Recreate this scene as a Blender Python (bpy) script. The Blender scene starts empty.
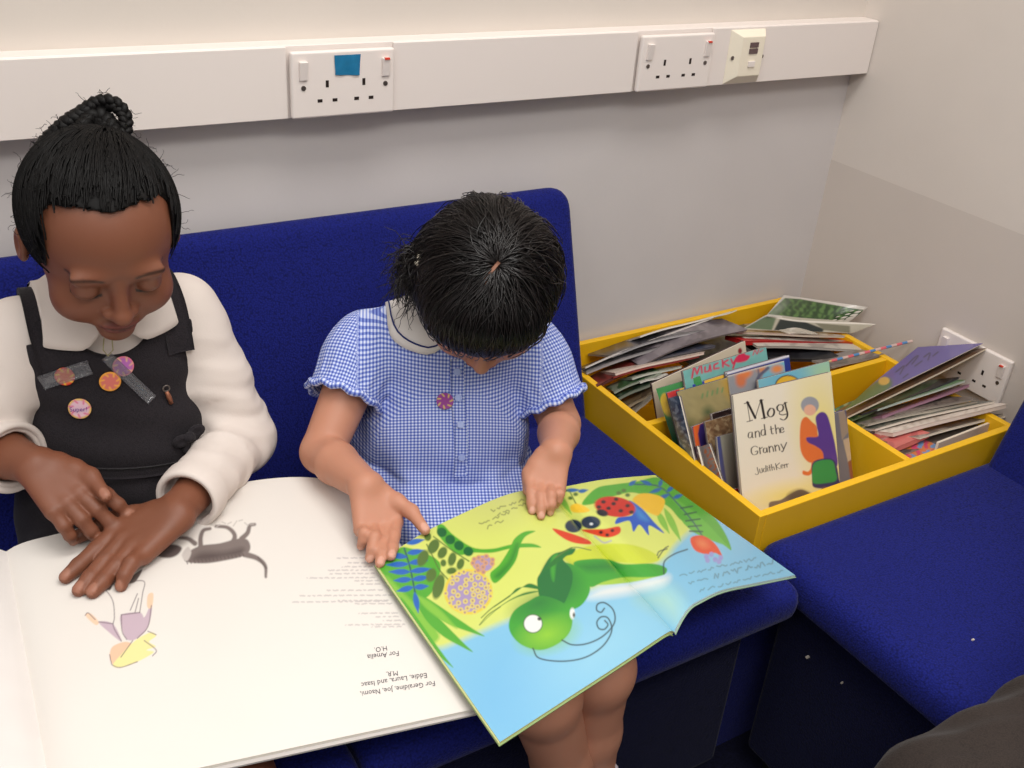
import bpy, bmesh, math, random
import numpy as np
from mathutils import Vector
random.seed(5); RNG=np.random.default_rng(5)
sc=bpy.context.scene; COL=sc.collection
V=lambda *a: np.array(a,float)
# ------------------------------------------------------------------ camera
CP=V(-1.569931,-1.335033,1.300842); CR=(1.060697,-0.0707686,-0.5407831); CF=1029.89
cd=bpy.data.cameras.new('camera'); cam=bpy.data.objects.new('camera',cd); COL.objects.link(cam)
cam.location=CP; cam.rotation_euler=CR; cd.sensor_width=36; cd.lens=CF/1024*36; cd.clip_start=.02
sc.camera=cam
def _R(rx,ry,rz):
    cx,sx,cy,sy,cz,sz=math.cos(rx),math.sin(rx),math.cos(ry),math.sin(ry),math.cos(rz),math.sin(rz)
    return np.array([[cz,-sz,0],[sz,cz,0],[0,0,1]])@np.array([[cy,0,sy],[0,1,0],[-sy,0,cy]])@np.array([[1,0,0],[0,cx,-sx],[0,sx,cx]])
CM=_R(*CR)
def at(px,py,**k):
    """point of the room seen at photo position px,py on the plane x|y|z = value"""
    d=CM@V((px-512)/CF,-(py-384)/CF,-1); (a,val),=k.items(); i='xyz'.index(a)
    return CP+d*((val-CP[i])/d[i])
def pr(p):
    q=(np.asarray(p,float)-CP)@CM
    return 512+CF*q[...,0]/-q[...,2], 384-CF*q[...,1]/-q[...,2]
def nrm(v): v=np.asarray(v,float); return v/np.linalg.norm(v,axis=-1,keepdims=True)
# ------------------------------------------------------------------ colours / materials
def lin(c): 
    c=np.asarray(c,float)/255; return np.where(c<.04045,c/12.92,((c+.055)/1.055)**2.4)
K_L=1.12
def C(r,g,b,L=None): return np.minimum(lin((r,g,b))/(L or K_L),.93)
def mat(name,col=(.5,.5,.5),rough=.6,spec=.3,bump=0,bscale=200,attr=False,var=0,vscale=30,sss=0,sheen=0,coat=0,metal=0,bdist=.001):
    m=bpy.data.materials.new(name); m.use_nodes=True; nt=m.node_tree; b=nt.nodes['Principled BSDF']
    b.inputs['Roughness'].default_value=rough; b.inputs['Specular IOR Level'].default_value=spec; b.inputs['Metallic'].default_value=metal
    if sss: b.inputs['Subsurface Weight'].default_value=sss; b.inputs['Subsurface Radius'].default_value=(1,.35,.2); b.inputs['Subsurface Scale'].default_value=.006
    if sheen: b.inputs['Sheen Weight'].default_value=sheen; b.inputs['Sheen Roughness'].default_value=.4
    if coat: b.inputs['Coat Weight'].default_value=coat; b.inputs['Coat Roughness'].default_value=.15
    src=None
    if attr:
        a=nt.nodes.new('ShaderNodeAttribute'); a.attribute_name='Col'; src=a.outputs['Color']
    tc=nt.nodes.new('ShaderNodeTexCoord')
    if var:
        n=nt.nodes.new('ShaderNodeTexNoise'); n.inputs['Scale'].default_value=vscale; n.inputs['Detail'].default_value=4
        nt.links.new(tc.outputs['Object'],n.inputs['Vector'])
        mr=nt.nodes.new('ShaderNodeMapRange'); mr.inputs['From Min'].default_value=.3; mr.inputs['From Max'].default_value=.7; mr.inputs['To Min'].default_value=1-var; mr.inputs['To Max'].default_value=1+var
        nt.links.new(n.outputs['Fac'],mr.inputs['Value'])
        vm=nt.nodes.new('ShaderNodeVectorMath'); vm.operation='SCALE'
        if src is None: vm.inputs[0].default_value=tuple(col)
        else: nt.links.new(src,vm.inputs[0])
        nt.links.new(mr.outputs['Result'],vm.inputs['Scale']); src=vm.outputs['Vector']
    if src is None: b.inputs['Base Color'].default_value=(*col,1)
    else: nt.links.new(src,b.inputs['Base Color'])
    if bump:
        n=nt.nodes.new('ShaderNodeTexNoise'); n.inputs['Scale'].default_value=bscale; n.inputs['Detail'].default_value=3
        nt.links.new(tc.outputs['Object'],n.inputs['Vector'])
        bp=nt.nodes.new('ShaderNodeBump'); bp.inputs['Strength'].default_value=bump; bp.inputs['Distance'].default_value=bdist
        nt.links.new(n.outputs['Fac'],bp.inputs['Height']); nt.links.new(bp.outputs['Normal'],b.inputs['Normal'])
    return m
def weave_mat(name,c1,c2,pitch,bump=.5,uv=False,rough=.9,sheen=.08,var=.1):
    """woven cloth: two crossing sine threads"""
    m=mat(name,c1,rough,.15,sheen=sheen); nt=m.node_tree; b=nt.nodes['Principled BSDF']
    tc=nt.nodes.new('ShaderNodeTexCoord')
    n=nt.nodes.new('ShaderNodeTexVoronoi'); n.inputs['Scale'].default_value=1/pitch; nt.links.new(tc.outputs['Object'],n.inputs['Vector'])
    n2=nt.nodes.new('ShaderNodeTexNoise'); n2.inputs['Scale'].default_value=9; nt.links.new(tc.outputs['Object'],n2.inputs['Vector'])
    mx=nt.nodes.new('ShaderNodeMix'); mx.data_type='RGBA'; mx.inputs['A'].default_value=(*c1,1); mx.inputs['B'].default_value=(*c2,1)
    nt.links.new(n.outputs['Distance'],mx.inputs['Factor'])
    mr=nt.nodes.new('ShaderNodeMapRange'); mr.inputs['To Min'].default_value=1-var; mr.inputs['To Max'].default_value=1+var
    nt.links.new(n2.outputs['Fac'],mr.inputs['Value'])
    vm=nt.nodes.new('ShaderNodeVectorMath'); vm.operation='SCALE'; nt.links.new(mx.outputs['Result'],vm.inputs[0]); nt.links.new(mr.outputs['Result'],vm.inputs['Scale'])
    nt.links.new(vm.outputs['Vector'],b.inputs['Base Color'])
    bp=nt.nodes.new('ShaderNodeBump'); bp.inputs['Strength'].default_value=bump; bp.inputs['Distance'].default_value=.0008; bp.invert=True
    nt.links.new(n.outputs['Distance'],bp.inputs['Height']); nt.links.new(bp.outputs['Normal'],b.inputs['Normal'])
    return m
def gingham_mat(name,pitch):
    m=mat(name,(1,1,1),.85,.15,sheen=.1); nt=m.node_tree; b=nt.nodes['Principled BSDF']
    a=nt.nodes.new('ShaderNodeAttribute'); a.attribute_name='cloth_uv'
    sx=nt.nodes.new('ShaderNodeSeparateXYZ'); nt.links.new(a.outputs['Vector'],sx.inputs[0])
    outs=[]
    for ax in 'XY':
        d=nt.nodes.new('ShaderNodeMath'); d.operation='MULTIPLY'; d.inputs[1].default_value=2*math.pi/pitch; nt.links.new(sx.outputs[ax],d.inputs[0])
        s=nt.nodes.new('ShaderNodeMath'); s.operation='SINE'; nt.links.new(d.outputs[0],s.inputs[0])
        r=nt.nodes.new('ShaderNodeMapRange'); r.inputs['From Min'].default_value=-.35; r.inputs['From Max'].default_value=.35; nt.links.new(s.outputs[0],r.inputs['Value']); outs.append(r.outputs['Result'])
    ad=nt.nodes.new('ShaderNodeMath'); nt.links.new(outs[0],ad.inputs[0]); nt.links.new(outs[1],ad.inputs[1])
    hf=nt.nodes.new('ShaderNodeMath'); hf.operation='MULTIPLY'; hf.inputs[1].default_value=.5; nt.links.new(ad.outputs[0],hf.inputs[0])
    cr=nt.nodes.new('ShaderNodeValToRGB'); e=cr.color_ramp.elements; e[0].color=(*C(222,228,250),1); e[1].color=(*C(72,90,180),1)
    k=e.new(.5); k.color=(*C(138,156,222),1)
    nt.links.new(hf.outputs[0],cr.inputs['Fac']); nt.links.new(cr.outputs['Color'],b.inputs['Base Color'])
    return m
# ------------------------------------------------------------------ object making
def tag(o,label=None,cat=None,group=None,kind=None):
    if label: o['label']=label
    if cat: o['category']=cat
    if group: o['group']=group
    if kind: o['kind']=kind
    return o
def wloc(o):
    return np.array(o.get('_w',(0,0,0)),float)
WL={}
def mk(name,v,f,mats,parent=None,smooth=False,midx=None,col=None,uv=None,bevel=0,origin=None):
    v=np.asarray(v,float).reshape(-1,3)
    if origin is None: origin=V((v[:,0].min()+v[:,0].max())/2,(v[:,1].min()+v[:,1].max())/2,v[:,2].min())
    me=bpy.data.meshes.new(name)
    if isinstance(f,np.ndarray) and f.ndim==2:
        n=f.shape[1]; me.vertices.add(len(v)); me.vertices.foreach_set('co',(v-origin).astype(np.float32).ravel())
        me.loops.add(f.size); me.loops.foreach_set('vertex_index',f.astype(np.int32).ravel())
        me.polygons.add(len(f)); me.polygons.foreach_set('loop_start',(np.arange(len(f))*n).astype(np.int32))
        try: me.polygons.foreach_set('loop_total',np.full(len(f),n,np.int32))
        except Exception: pass
        me.update(calc_edges=True); me.validate()
    else: me.from_pydata((v-origin).tolist(),[],[tuple(q) for q in f]); me.update()
    for m in (mats if isinstance(mats,(list,tuple)) else [mats]): me.materials.append(m)
    if midx is not None: me.polygons.foreach_set('material_index',np.asarray(midx,np.int32))
    if smooth: me.polygons.foreach_set('use_smooth',np.ones(len(me.polygons),bool))
    if col is not None:
        a=me.color_attributes.new('Col','FLOAT_COLOR','POINT'); c=np.ones((len(v),4),np.float32); c[:,:3]=col; a.data.foreach_set('color',c.ravel())
    if uv is not None:
        a=me.attributes.new('cloth_uv','FLOAT_VECTOR','POINT'); c=np.zeros((len(v),3),np.float32); c[:,:2]=uv; a.data.foreach_set('vector',c.ravel())
    o=bpy.data.objects.new(name,me); COL.objects.link(o)
    WL[o.name]=origin
    if parent is not None: o.parent=parent; o.location=origin-WL[parent.name]
    else: o.location=origin
    if bevel:
        b=o.modifiers.new('bevel','BEVEL'); b.width=bevel; b.segments=3; b.limit_method='ANGLE'; b.harden_normals=False
        if not smooth: me.polygons.foreach_set('use_smooth',np.ones(len(me.polygons),bool)); me.update()
        w=o.modifiers.new('wn','WEIGHTED_NORMAL'); w.keep_sharp=True
    return o
def empty(name,loc):
    o=bpy.data.objects.new(name,None); COL.objects.link(o); o.location=loc; o.empty_display_size=.05; WL[o.name]=np.array(loc,float); return o
class MB:
    """collects shapes into one mesh"""
    def __init__(s): s.v=[];s.f=[];s.m=[]
    def add(s,v,f,m=0):
        n=len(s.v); s.v+= [tuple(p) for p in v]; s.f+=[tuple(i+n for i in q) for q in f]; s.m+=[m]*len(f); return s
    def box(s,a,b,m=0,R=None,o=None):
        a=np.array(a,float);b=np.array(b,float); P=[(x,y,z) for x in (a[0],b[0]) for y in (a[1],b[1]) for z in (a[2],b[2])]
        P=np.array(P)
        if R is not None: P=(P-(o if o is not None else 0))@np.array(R).T+(o if o is not None else 0)
        return s.add(P,[(0,1,3,2),(4,6,7,5),(0,4,5,1),(2,3,7,6),(0,2,6,4),(1,5,7,3)],m)
    def slab(s,q,t,m=0,ms=None):
        """quad q (4 pts ccw seen from front) with thickness t to the back"""
        q=np.array(q,float); n=nrm(np.cross(q[1]-q[0],q[3]-q[0])); b=q-n*t
        v=np.vstack([q,b]); f=[(0,1,2,3),(7,6,5,4)]+[(i,i+4,(i+1)%4+4,(i+1)%4) for i in range(4)]
        s.add(v,f,m)
        if ms is not None: s.m[-4:]=[ms]*4
        return s
    def tube(s,pts,r,n=8,m=0,cap=True):
        pts=np.array(pts,float); r=np.broadcast_to(r,(len(pts),)); T=np.gradient(pts,axis=0); T=nrm(T)
        ref=V(0,0,1) if abs(T[0][2])<.9 else V(1,0,0); U=nrm(np.cross(T[0],ref)); vs=[]
        for i in range(len(pts)):
            U=nrm(U-T[i]*(U@T[i])); W=np.cross(T[i],U)
            for k in range(n):
                a=2*math.pi*k/n; vs.append(pts[i]+r[i]*(U*math.cos(a)+W*math.sin(a)))
        f=[(i*n+k,i*n+(k+1)%n,(i+1)*n+(k+1)%n,(i+1)*n+k) for i in range(len(pts)-1) for k in range(n)]
        if cap: f+= [tuple(range(n))[::-1],tuple((len(pts)-1)*n+k for k in range(n))]
        return s.add(vs,f,m)
    def disc(s,c,n,r,t,m=0,seg=24,up=None):
        c=np.array(c,float);n=nrm(n); ref=V(0,0,1) if abs(n[2])<.9 else V(1,0,0); U=nrm(np.cross(n,ref)); W=np.cross(n,U)
        vs=[];
        for d in (t,0):
            for k in range(seg): a=2*math.pi*k/seg; vs.append(c+n*d+r*(U*math.cos(a)+W*math.sin(a)))
        f=[tuple(range(seg)),tuple(range(2*seg-1,seg-1,-1))]+[(k,k+seg,(k+1)%seg+seg,(k+1)%seg) for k in range(seg)]
        return s.add(vs,f,m)
    def build(s,name,mats,parent=None,**k): return mk(name,s.v,s.f,mats,parent,midx=s.m,**k)
# ------------------------------------------------------------------ painter working on arrays of photo-plane positions
def cr(pts,n=8,closed=False):
    """catmull-rom"""
    P=np.array(pts,float); 
    if closed: P=np.vstack([P[-1],P,P[0],P[1]])
    else: P=np.vstack([2*P[0]-P[1],P,2*P[-1]-P[-2]])
    out=[]
    for i in range(1,len(P)-2):
        for t in np.arange(n)/n:
            out.append(.5*((2*P[i])+(-P[i-1]+P[i+1])*t+(2*P[i-1]-5*P[i]+4*P[i+1]-P[i+2])*t*t+(-P[i-1]+3*P[i]-3*P[i+1]+P[i+2])*t**3))
    if not closed: out.append(P[-2])
    return np.array(out)
class Art:
    def __init__(s,X,Y,base): s.X=np.asarray(X,float);s.Y=np.asarray(Y,float);s.c=np.tile(np.asarray(base,float),(len(s.X),1)); s.soft=.5
    def noise(s,sc,seed=0):
        r=np.random.default_rng(seed); o=np.zeros(len(s.X))
        for i in range(7):
            a=r.uniform(0,6.28); k=sc*r.uniform(.5,2.2); o+=np.sin(s.X*math.cos(a)*k+s.Y*math.sin(a)*k+r.uniform(0,6.28)+1.5*np.sin(s.X*k*.37*math.sin(a)+s.Y*k*.41))
        return o/7
    def _mix(s,idx,a,col):
        a=np.clip(a,0,1)[:,None]; s.c[idx]=s.c[idx]*(1-a)+np.asarray(col)*a
    def bb(s,P,m):
        return np.nonzero((s.X>P[:,0].min()-m)&(s.X<P[:,0].max()+m)&(s.Y>P[:,1].min()-m)&(s.Y<P[:,1].max()+m))[0]
    def dist(s,P,idx,closed):
        X=s.X[idx];Y=s.Y[idx]; D=np.full(len(idx),1e9); ins=np.zeros(len(idx),bool); n=len(P); T=np.zeros(len(idx))
        for i in range(n if closed else n-1):
            a=P[i];b=P[(i+1)%n]; d=b-a; L=d@d+1e-12; t=np.clip(((X-a[0])*d[0]+(Y-a[1])*d[1])/L,0,1)
            e=np.hypot(X-a[0]-t*d[0],Y-a[1]-t*d[1]); T=np.where(e<D,(i+t)/max(1,n-1),T); D=np.minimum(D,e)
            if closed:
                c=((a[1]>Y)!=(b[1]>Y))&(X<(b[0]-a[0])*(Y-a[1])/(b[1]-a[1]+1e-12)+a[0]); ins^=c
        return D,ins,T
    def poly(s,pts,col,smooth=True,soft=None,alpha=1):
        P=cr(pts,6,True) if smooth else np.array(pts,float); sf=soft or s.soft; i=s.bb(P,sf*2)
        if len(i): D,ins,_=s.dist(P,i,True); sd=np.where(ins,-D,D); s._mix(i,(.5-sd/(2*sf))*alpha,col)
        return s
    def ell(s,cx,cy,rx,ry,ang,col,soft=None,alpha=1):
        a=math.radians(ang); dx=s.X-cx; dy=s.Y-cy; u=(dx*math.cos(a)+dy*math.sin(a))/rx; v=(-dx*math.sin(a)+dy*math.cos(a))/ry
        sf=soft or s.soft; d=(np.hypot(u,v)-1)*min(rx,ry); i=np.nonzero(d<sf)[0]; s._mix(i,(.5-d[i]/(2*sf))*alpha,col); return s
    def stroke(s,pts,col,w,w2=None,smooth=True,alpha=1,soft=None,calli=None):
        P=cr(pts,6) if smooth and len(pts)>2 else np.array(pts,float); i=s.bb(P,max(w,w2 or 0)+1)
        if not len(i): return s
        D,_,T=s.dist(P,i,False)
        W=w if w2 is None else w+(w2-w)*T
        if calli is not None:
            k=np.clip((T*(len(P)-1)).astype(int),0,len(P)-2); d=P[1:]-P[:-1]; L=np.hypot(d[:,0],d[:,1])+1e-9
            ax=np.array(calli)/np.hypot(*calli); ww=w*.38+w*.62*np.abs((d@ax)/L)**1.5; W=ww[k]
        sf=soft or s.soft; s._mix(i,(.5-(D-W/2)/(2*sf))*alpha,col); return s
def leafpoly(a,b,w,bend=0):
    a=np.array(a,float);b=np.array(b,float); d=b-a; n=np.array([-d[1],d[0]])/np.hypot(*d)
    c=lambda t,s: a+d*t+n*(s*w*math.sin(math.pi*t**.8)+bend*math.sin(math.pi*t))
    ts=[.0,.15,.35,.6,.85,1]; return [c(t,1) for t in ts]+[c(t,-1) for t in ts[::-1][1:-1]]
def grid_faces(nu,nv):
    i=np.arange(nu-1)[:,None]*nv+np.arange(nv-1)[None]; i=i.ravel()
    return np.stack([i,i+nv,i+nv+1,i+1],1)
def text_mesh(body,size=1,shear=0,space=1):
    cu=bpy.data.curves.new('lettering','FONT'); cu.body=body; cu.size=size; cu.align_x='LEFT'; cu.shear=shear; cu.resolution_u=2; cu.space_character=space
    o=bpy.data.objects.new('lettering',cu); COL.objects.link(o); dg=bpy.context.evaluated_depsgraph_get(); dg.update()
    me=bpy.data.meshes.new_from_object(o.evaluated_get(dg)); v=np.array([x.co[:2] for x in me.vertices]) if len(me.vertices) else np.zeros((0,2)); f=[tuple(p.vertices) for p in me.polygons]
    bpy.data.objects.remove(o); bpy.data.curves.remove(cu); bpy.data.meshes.remove(me); return v,f
# ------------------------------------------------------------------ implicit surfaces
class Shape:
    """smooth union / difference of round cones and ellipsoids, evaluated on points"""
    def __init__(s): s.p=[]
    def cone(s,a,b,ra,rb=None,k=.015,op='u'):
        s.p.append(('c',V(*a),V(*b),ra,rb if rb is not None else ra,k,op)); return s
    def sph(s,c,r,k=.015,op='u'): return s.ell(c,(r,r,r),None,k,op)
    def ell(s,c,r,R=None,k=.015,op='u'):
        """R: 3x3 with axes as rows"""
        s.p.append(('e',V(*c),V(*r),np.eye(3) if R is None else np.array(R,float),None,k,op)); return s
    def chain(s,pts,rs,k=.012,op='u'):
        for i in range(len(pts)-1): s.cone(pts[i],pts[i+1],rs[i],rs[i+1],k,op)
        return s
    def grown(s,g,sel=None):
        o=Shape()
        for i,q in enumerate(s.p):
            if sel is not None and i not in sel: continue
            if q[0]=='c': o.p.append(('c',q[1],q[2],q[3]+g,q[4]+g,q[5],q[6]))
            else: o.p.append(('e',q[1],q[2]+g,q[3],None,q[5],q[6]))
        return o
    def merge(s,o): s.p+=o.p; return s
    @staticmethod
    def prim(q,P):
        if q[0]=='c':
            a,b=q[1],q[2]; d=b-a; L=d@d+1e-12; t=np.clip(((P-a)@d)/L,0,1); return np.linalg.norm(P-a-t[...,None]*d,axis=-1)-(q[3]+(q[4]-q[3])*t)
        u=(P-q[1])@q[3].T; k0=np.linalg.norm(u/q[2],axis=-1); k1=np.linalg.norm(u/q[2]**2,axis=-1)+1e-9; return k0*(k0-1)/k1
    @staticmethod
    def comb(D,d,k,op):
        if op=='u':
            h=np.clip(.5+.5*(D-d)/k,0,1); return D*(1-h)+d*h-k*h*(1-h)
        h=np.clip(.5-.5*(D+d)/k,0,1); return D*(1-h)-d*h+k*h*(1-h)
    def box(s,q):
        m=.03+q[5]
        if q[0]=='c': r=max(q[3],q[4])+m; return np.minimum(q[1],q[2])-r,np.maximum(q[1],q[2])+r
        r=q[2].max()+m; return q[1]-r,q[1]+r
    def ev(s,P):
        D=np.full(P.shape[:-1],.08)
        for q in s.p: D=s.comb(D,s.prim(q,P),q[5],q[6])
        return D
    def grad(s,P,e=.0015):
        g=np.stack([s.ev(P+np.eye(3)[i]*e)-s.ev(P-np.eye(3)[i]*e) for i in range(3)],-1); return nrm(g+1e-12)
    def conform(s,P,off,it=6):
        P=np.array(P,float)
        for _ in range(it): P=P-s.grad(P)*np.clip(s.ev(P)-off,-.02,.02)[...,None]
        return P
    def mesh(s,lo,hi,h,disp=None,clip=None):
        lo=V(*lo);hi=V(*hi); n=np.ceil((hi-lo)/h).astype(int)+1; ax=[(lo[i]+h*np.arange(n[i])).astype(np.float32) for i in range(3)]
        D=np.full(n,.08,np.float32)
        for q in s.p:
            a,b=s.box(q); i0=np.clip(np.floor((a-lo)/h).astype(int),0,n); i1=np.clip(np.ceil((b-lo)/h).astype(int)+1,0,n)
            if (i1<=i0).any(): continue
            sl=tuple(slice(i0[i],i1[i]) for i in range(3))
            P=np.stack(np.meshgrid(*[ax[i][sl[i]] for i in range(3)],indexing='ij'),-1)
            D[sl]=s.comb(D[sl],s.prim(q,P).astype(np.float32),q[5],q[6])
        if disp is not None or clip is not None:
            idx=np.nonzero(np.abs(D)<.03); P=np.stack([ax[i][idx[i]] for i in range(3)],-1)
            if disp is not None: D[idx]+=disp(P).astype(np.float32)
            if clip is not None:
                i2=np.nonzero(D<.03); P=np.stack([ax[i][i2[i]] for i in range(3)],-1); D[i2]=np.maximum(D[i2],clip(P))
        for a in range(3):
            sl=[slice(None)]*3; 
            for e in (0,-1): sl[a]=e; D[tuple(sl)]=np.maximum(D[tuple(sl)],h*.5)
        return nets(D,lo,h)
def nets(D,lo,h):
    S=D<0; n=D.shape; cnt=np.zeros(tuple(x-1 for x in n),np.int8)
    off=[(a,b,c) for a in (0,1) for b in (0,1) for c in (0,1)]
    for a,b,c in off: cnt+=S[a:n[0]-1+a,b:n[1]-1+b,c:n[2]-1+c]
    I,J,K=np.nonzero((cnt>0)&(cnt<8)); idx=np.full(cnt.shape,-1,np.int32); idx[I,J,K]=np.arange(len(I))
    acc=np.zeros((len(I),3)); num=np.zeros(len(I))
    for a in off:
        for ax in range(3):
            if a[ax]: continue
            b=list(a); b[ax]=1; da=D[I+a[0],J+a[1],K+a[2]]; db=D[I+b[0],J+b[1],K+b[2]]; c=(da<0)!=(db<0)
            t=np.where(c,da/np.where(c,da-db,1),0)
            for q in range(3): acc[:,q]+=np.where(c,a[q]+(t if q==ax else 0),0)
            num+=c
    v=lo+h*(np.stack([I,J,K],1)+acc/num[:,None]); F=[]
    for ax in range(3):
        o=[(1,2),(2,0),(0,1)][ax]; sl0=[slice(None)]*3; sl1=[slice(None)]*3; sl0[ax]=slice(0,-1); sl1[ax]=slice(1,None)
        A=S[tuple(sl0)];B=S[tuple(sl1)]; e=np.array(np.nonzero(A!=B)); ok=np.ones(e.shape[1],bool)
        for q in o: ok&=(e[q]>0)&(e[q]<n[q]-1)
        e=e[:,ok]; sgn=A[tuple(e)]
        def cell(d1,d2):
            g=e.copy(); g[o[0]]-=d1; g[o[1]]-=d2; return idx[tuple(g)]
        q=np.stack([cell(1,1),cell(0,1),cell(0,0),cell(1,0)],1); q[~sgn]=q[~sgn][:,::-1]; F.append(q)
    return v,np.vstack(F)
def joinm(parts):
    v=[];f=[];n=0
    for a,b in parts: v.append(a);f.append(b+n);n+=len(a)
    return np.vstack(v),np.vstack(f)
def relax(v,f,it=2,lam=.5):
    for _ in range(it):
        s=np.zeros_like(v);c=np.zeros(len(v))
        for a,b in ((0,1),(1,2),(2,3),(3,0)):
            np.add.at(s,f[:,a],v[f[:,b]]);np.add.at(c,f[:,a],1);np.add.at(s,f[:,b],v[f[:,a]]);np.add.at(c,f[:,b],1)
        v=v*(1-lam)+lam*s/c[:,None]
    return v
def hand(S,W,d,n,L,side,curl=(.3,.3,.3,.35),spread=.16,thumb=(.6,.2),tips=None,fat=1):
    """child's hand added to Shape S. W wrist, d towards knuckles, n back of hand, side: sign of d x n towards the thumb. returns fingertip info"""
    d=nrm(d); n=nrm(np.array(n)-d*(np.array(n)@d)); r=np.cross(d,n)*side; W=np.array(W,float); out=[]; F=fat
    pal=.46*L; wid=.19*L
    for j,u in enumerate((1,.36,-.3,-.95)):
        kn=W+d*pal*(1-.05*abs(u-.2))+r*u*wid; S.cone(W+r*u*wid*.45,kn,.098*L*F,.078*L*F,k=.008)
    S.cone(W+r*wid*.7+d*pal*.25-n*.02*L,W+d*pal*.55+r*wid*.8-n*.02*L,.085*L*F,.07*L*F,k=.008)
    ln=(.42,.47,.44,.35)
    for j,u in enumerate((1,.36,-.3,-.95)):
        kn=W+d*pal*(1-.05*abs(u-.2))+r*u*wid; c=curl[j]; a=u*spread
        if tips is not None and tips[j] is not None:
            tp=np.array(tips[j],float); mid=(kn+tp)/2; ch=np.linalg.norm(tp-kn); ex=math.sqrt(max(0,(ln[j]*L*1.02)**2-ch**2))*.42; p1=kn+(tp-kn)*.42+n*ex; p2=kn+(tp-kn)*.76+n*ex*.75; pts=[kn,p1,p2,tp]
        else:
            pts=[kn]; ang=.15*c
            for s_,w in zip((.44,.31,.25),(.6,1,.9)):
                ang+=c*w; dd=nrm(d*math.cos(a)+r*math.sin(a)); pts.append(pts[-1]+ln[j]*L*s_*(dd*math.cos(ang)-n*math.sin(ang)))
        rr=np.array([.074,.066,.06,.050])*L*F*(.88 if j==3 else 1)
        S.chain(pts,rr,k=.003)
        dd=nrm(pts[3]-pts[2]); nn=nrm(n-dd*(n@dd)); out.append((pts[3]+nn*rr[3]*.75+dd*rr[3]*.2,dd,nn,rr[3],pts))
    b=W+d*pal*.22+r*wid*.85-n*.02*L; ta,tc=thumb
    if not np.isscalar(ta): tp=np.array(ta,float); mid=b+(tp-b)*.55+r*.06*L; pts=[b,b+(mid-b)*.5,mid,tp]
    else:
        d1=nrm(d*math.cos(ta)+r*math.sin(ta)-n*.25); m1=b+d1*.2*L; d2=nrm(d*math.cos(ta-tc)+r*math.sin(ta-tc)-n*.2); m2=m1+d2*.17*L; pts=[b,m1,m2,m2+d2*.13*L]
    S.chain(pts,np.array([.085,.082,.07,.054])*L*F,k=.006)
    dd=nrm(pts[3]-pts[2]); nn=nrm(n-dd*(n@dd)); out.append((pts[3]+nn*.05*L*F,dd,nn,.054*L*F,pts))
    return out
def strands(paths,r0,r1=None,n=3):
    """paths (N,M,3) -> tubes"""
    P=np.asarray(paths,float); N,M,_=P.shape; T=nrm(np.gradient(P,axis=1)+1e-9); ref=nrm(RNG.normal(size=(N,1,3))); U=nrm(np.cross(T,np.broadcast_to(ref,T.shape))+1e-9); W=np.cross(T,U)
    t=np.linspace(0,1,M); rad=(r0+(0 if r1 is None else (r1-r0)*t))*np.ones(M); v=[]
    for k in range(n):
        a=2*math.pi*k/n; v.append(P+rad[None,:,None]*(U*math.cos(a)+W*math.sin(a)))
    v=np.stack(v,2).reshape(-1,3); i=(np.arange(N)[:,None]*M+np.arange(M-1)[None]).ravel(); F=[]
    for k in range(n): k2=(k+1)%n; F.append(np.stack([i*n+k,i*n+k2,(i+1)*n+k2,(i+1)*n+k],1))
    return v,np.vstack(F)
def frame(fwd,up):
    f=nrm(fwd); r=nrm(np.cross(f,up)); u=np.cross(r,f); return np.array([r,f,u])   # rows: right, forward, up
def head(S,c,R,s=1):
    """head with face; c centre, R rows right,forward,up"""
    Q=lambda x,y,z: c+s*(x*R[0]+y*R[1]+z*R[2]); E=lambda p,r,k=.012,op='u': S.ell(Q(*p),np.array(r)*s,R,k,op)
    E((0,-.008,.022),(.070,.083,.072),.01); E((0,.02,-.028),(.055,.058,.058),.02)
    for m in (-1,1):
        E((m*.032,.050,-.030),(.026,.024,.024),.016)
        E((m*.028,.084,.004),(.015,.011,.010),.014,'d')
        E((m*.029,.0655,.002),(.0135,.0125,.0115),.002)
        E((m*.026,.070,.020),(.018,.007,.006),.014)
        E((m*.073,-.006,-.008),(.007,.014,.021),.004); E((m*.079,-.003,-.006),(.004,.008,.013),.003,'d')
        E((m*.0105,.080,-.024),(.0075,.008,.006),.004)
    S.cone(Q(0,.074,.008),Q(0,.087,-.020),.006*s,.0085*s,k=.008)
    E((0,.0905,-.022),(.0085,.008,.0075),.005)
    E((0,.072,-.046),(.022,.010,.012),.010)
    E((0,.0805,-.0425),(.0185,.006,.0042),.003); E((0,.0795,-.0505),(.0155,.0065,.0048),.003)
    E((0,.064,-.070),(.018,.015,.013),.012)
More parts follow.
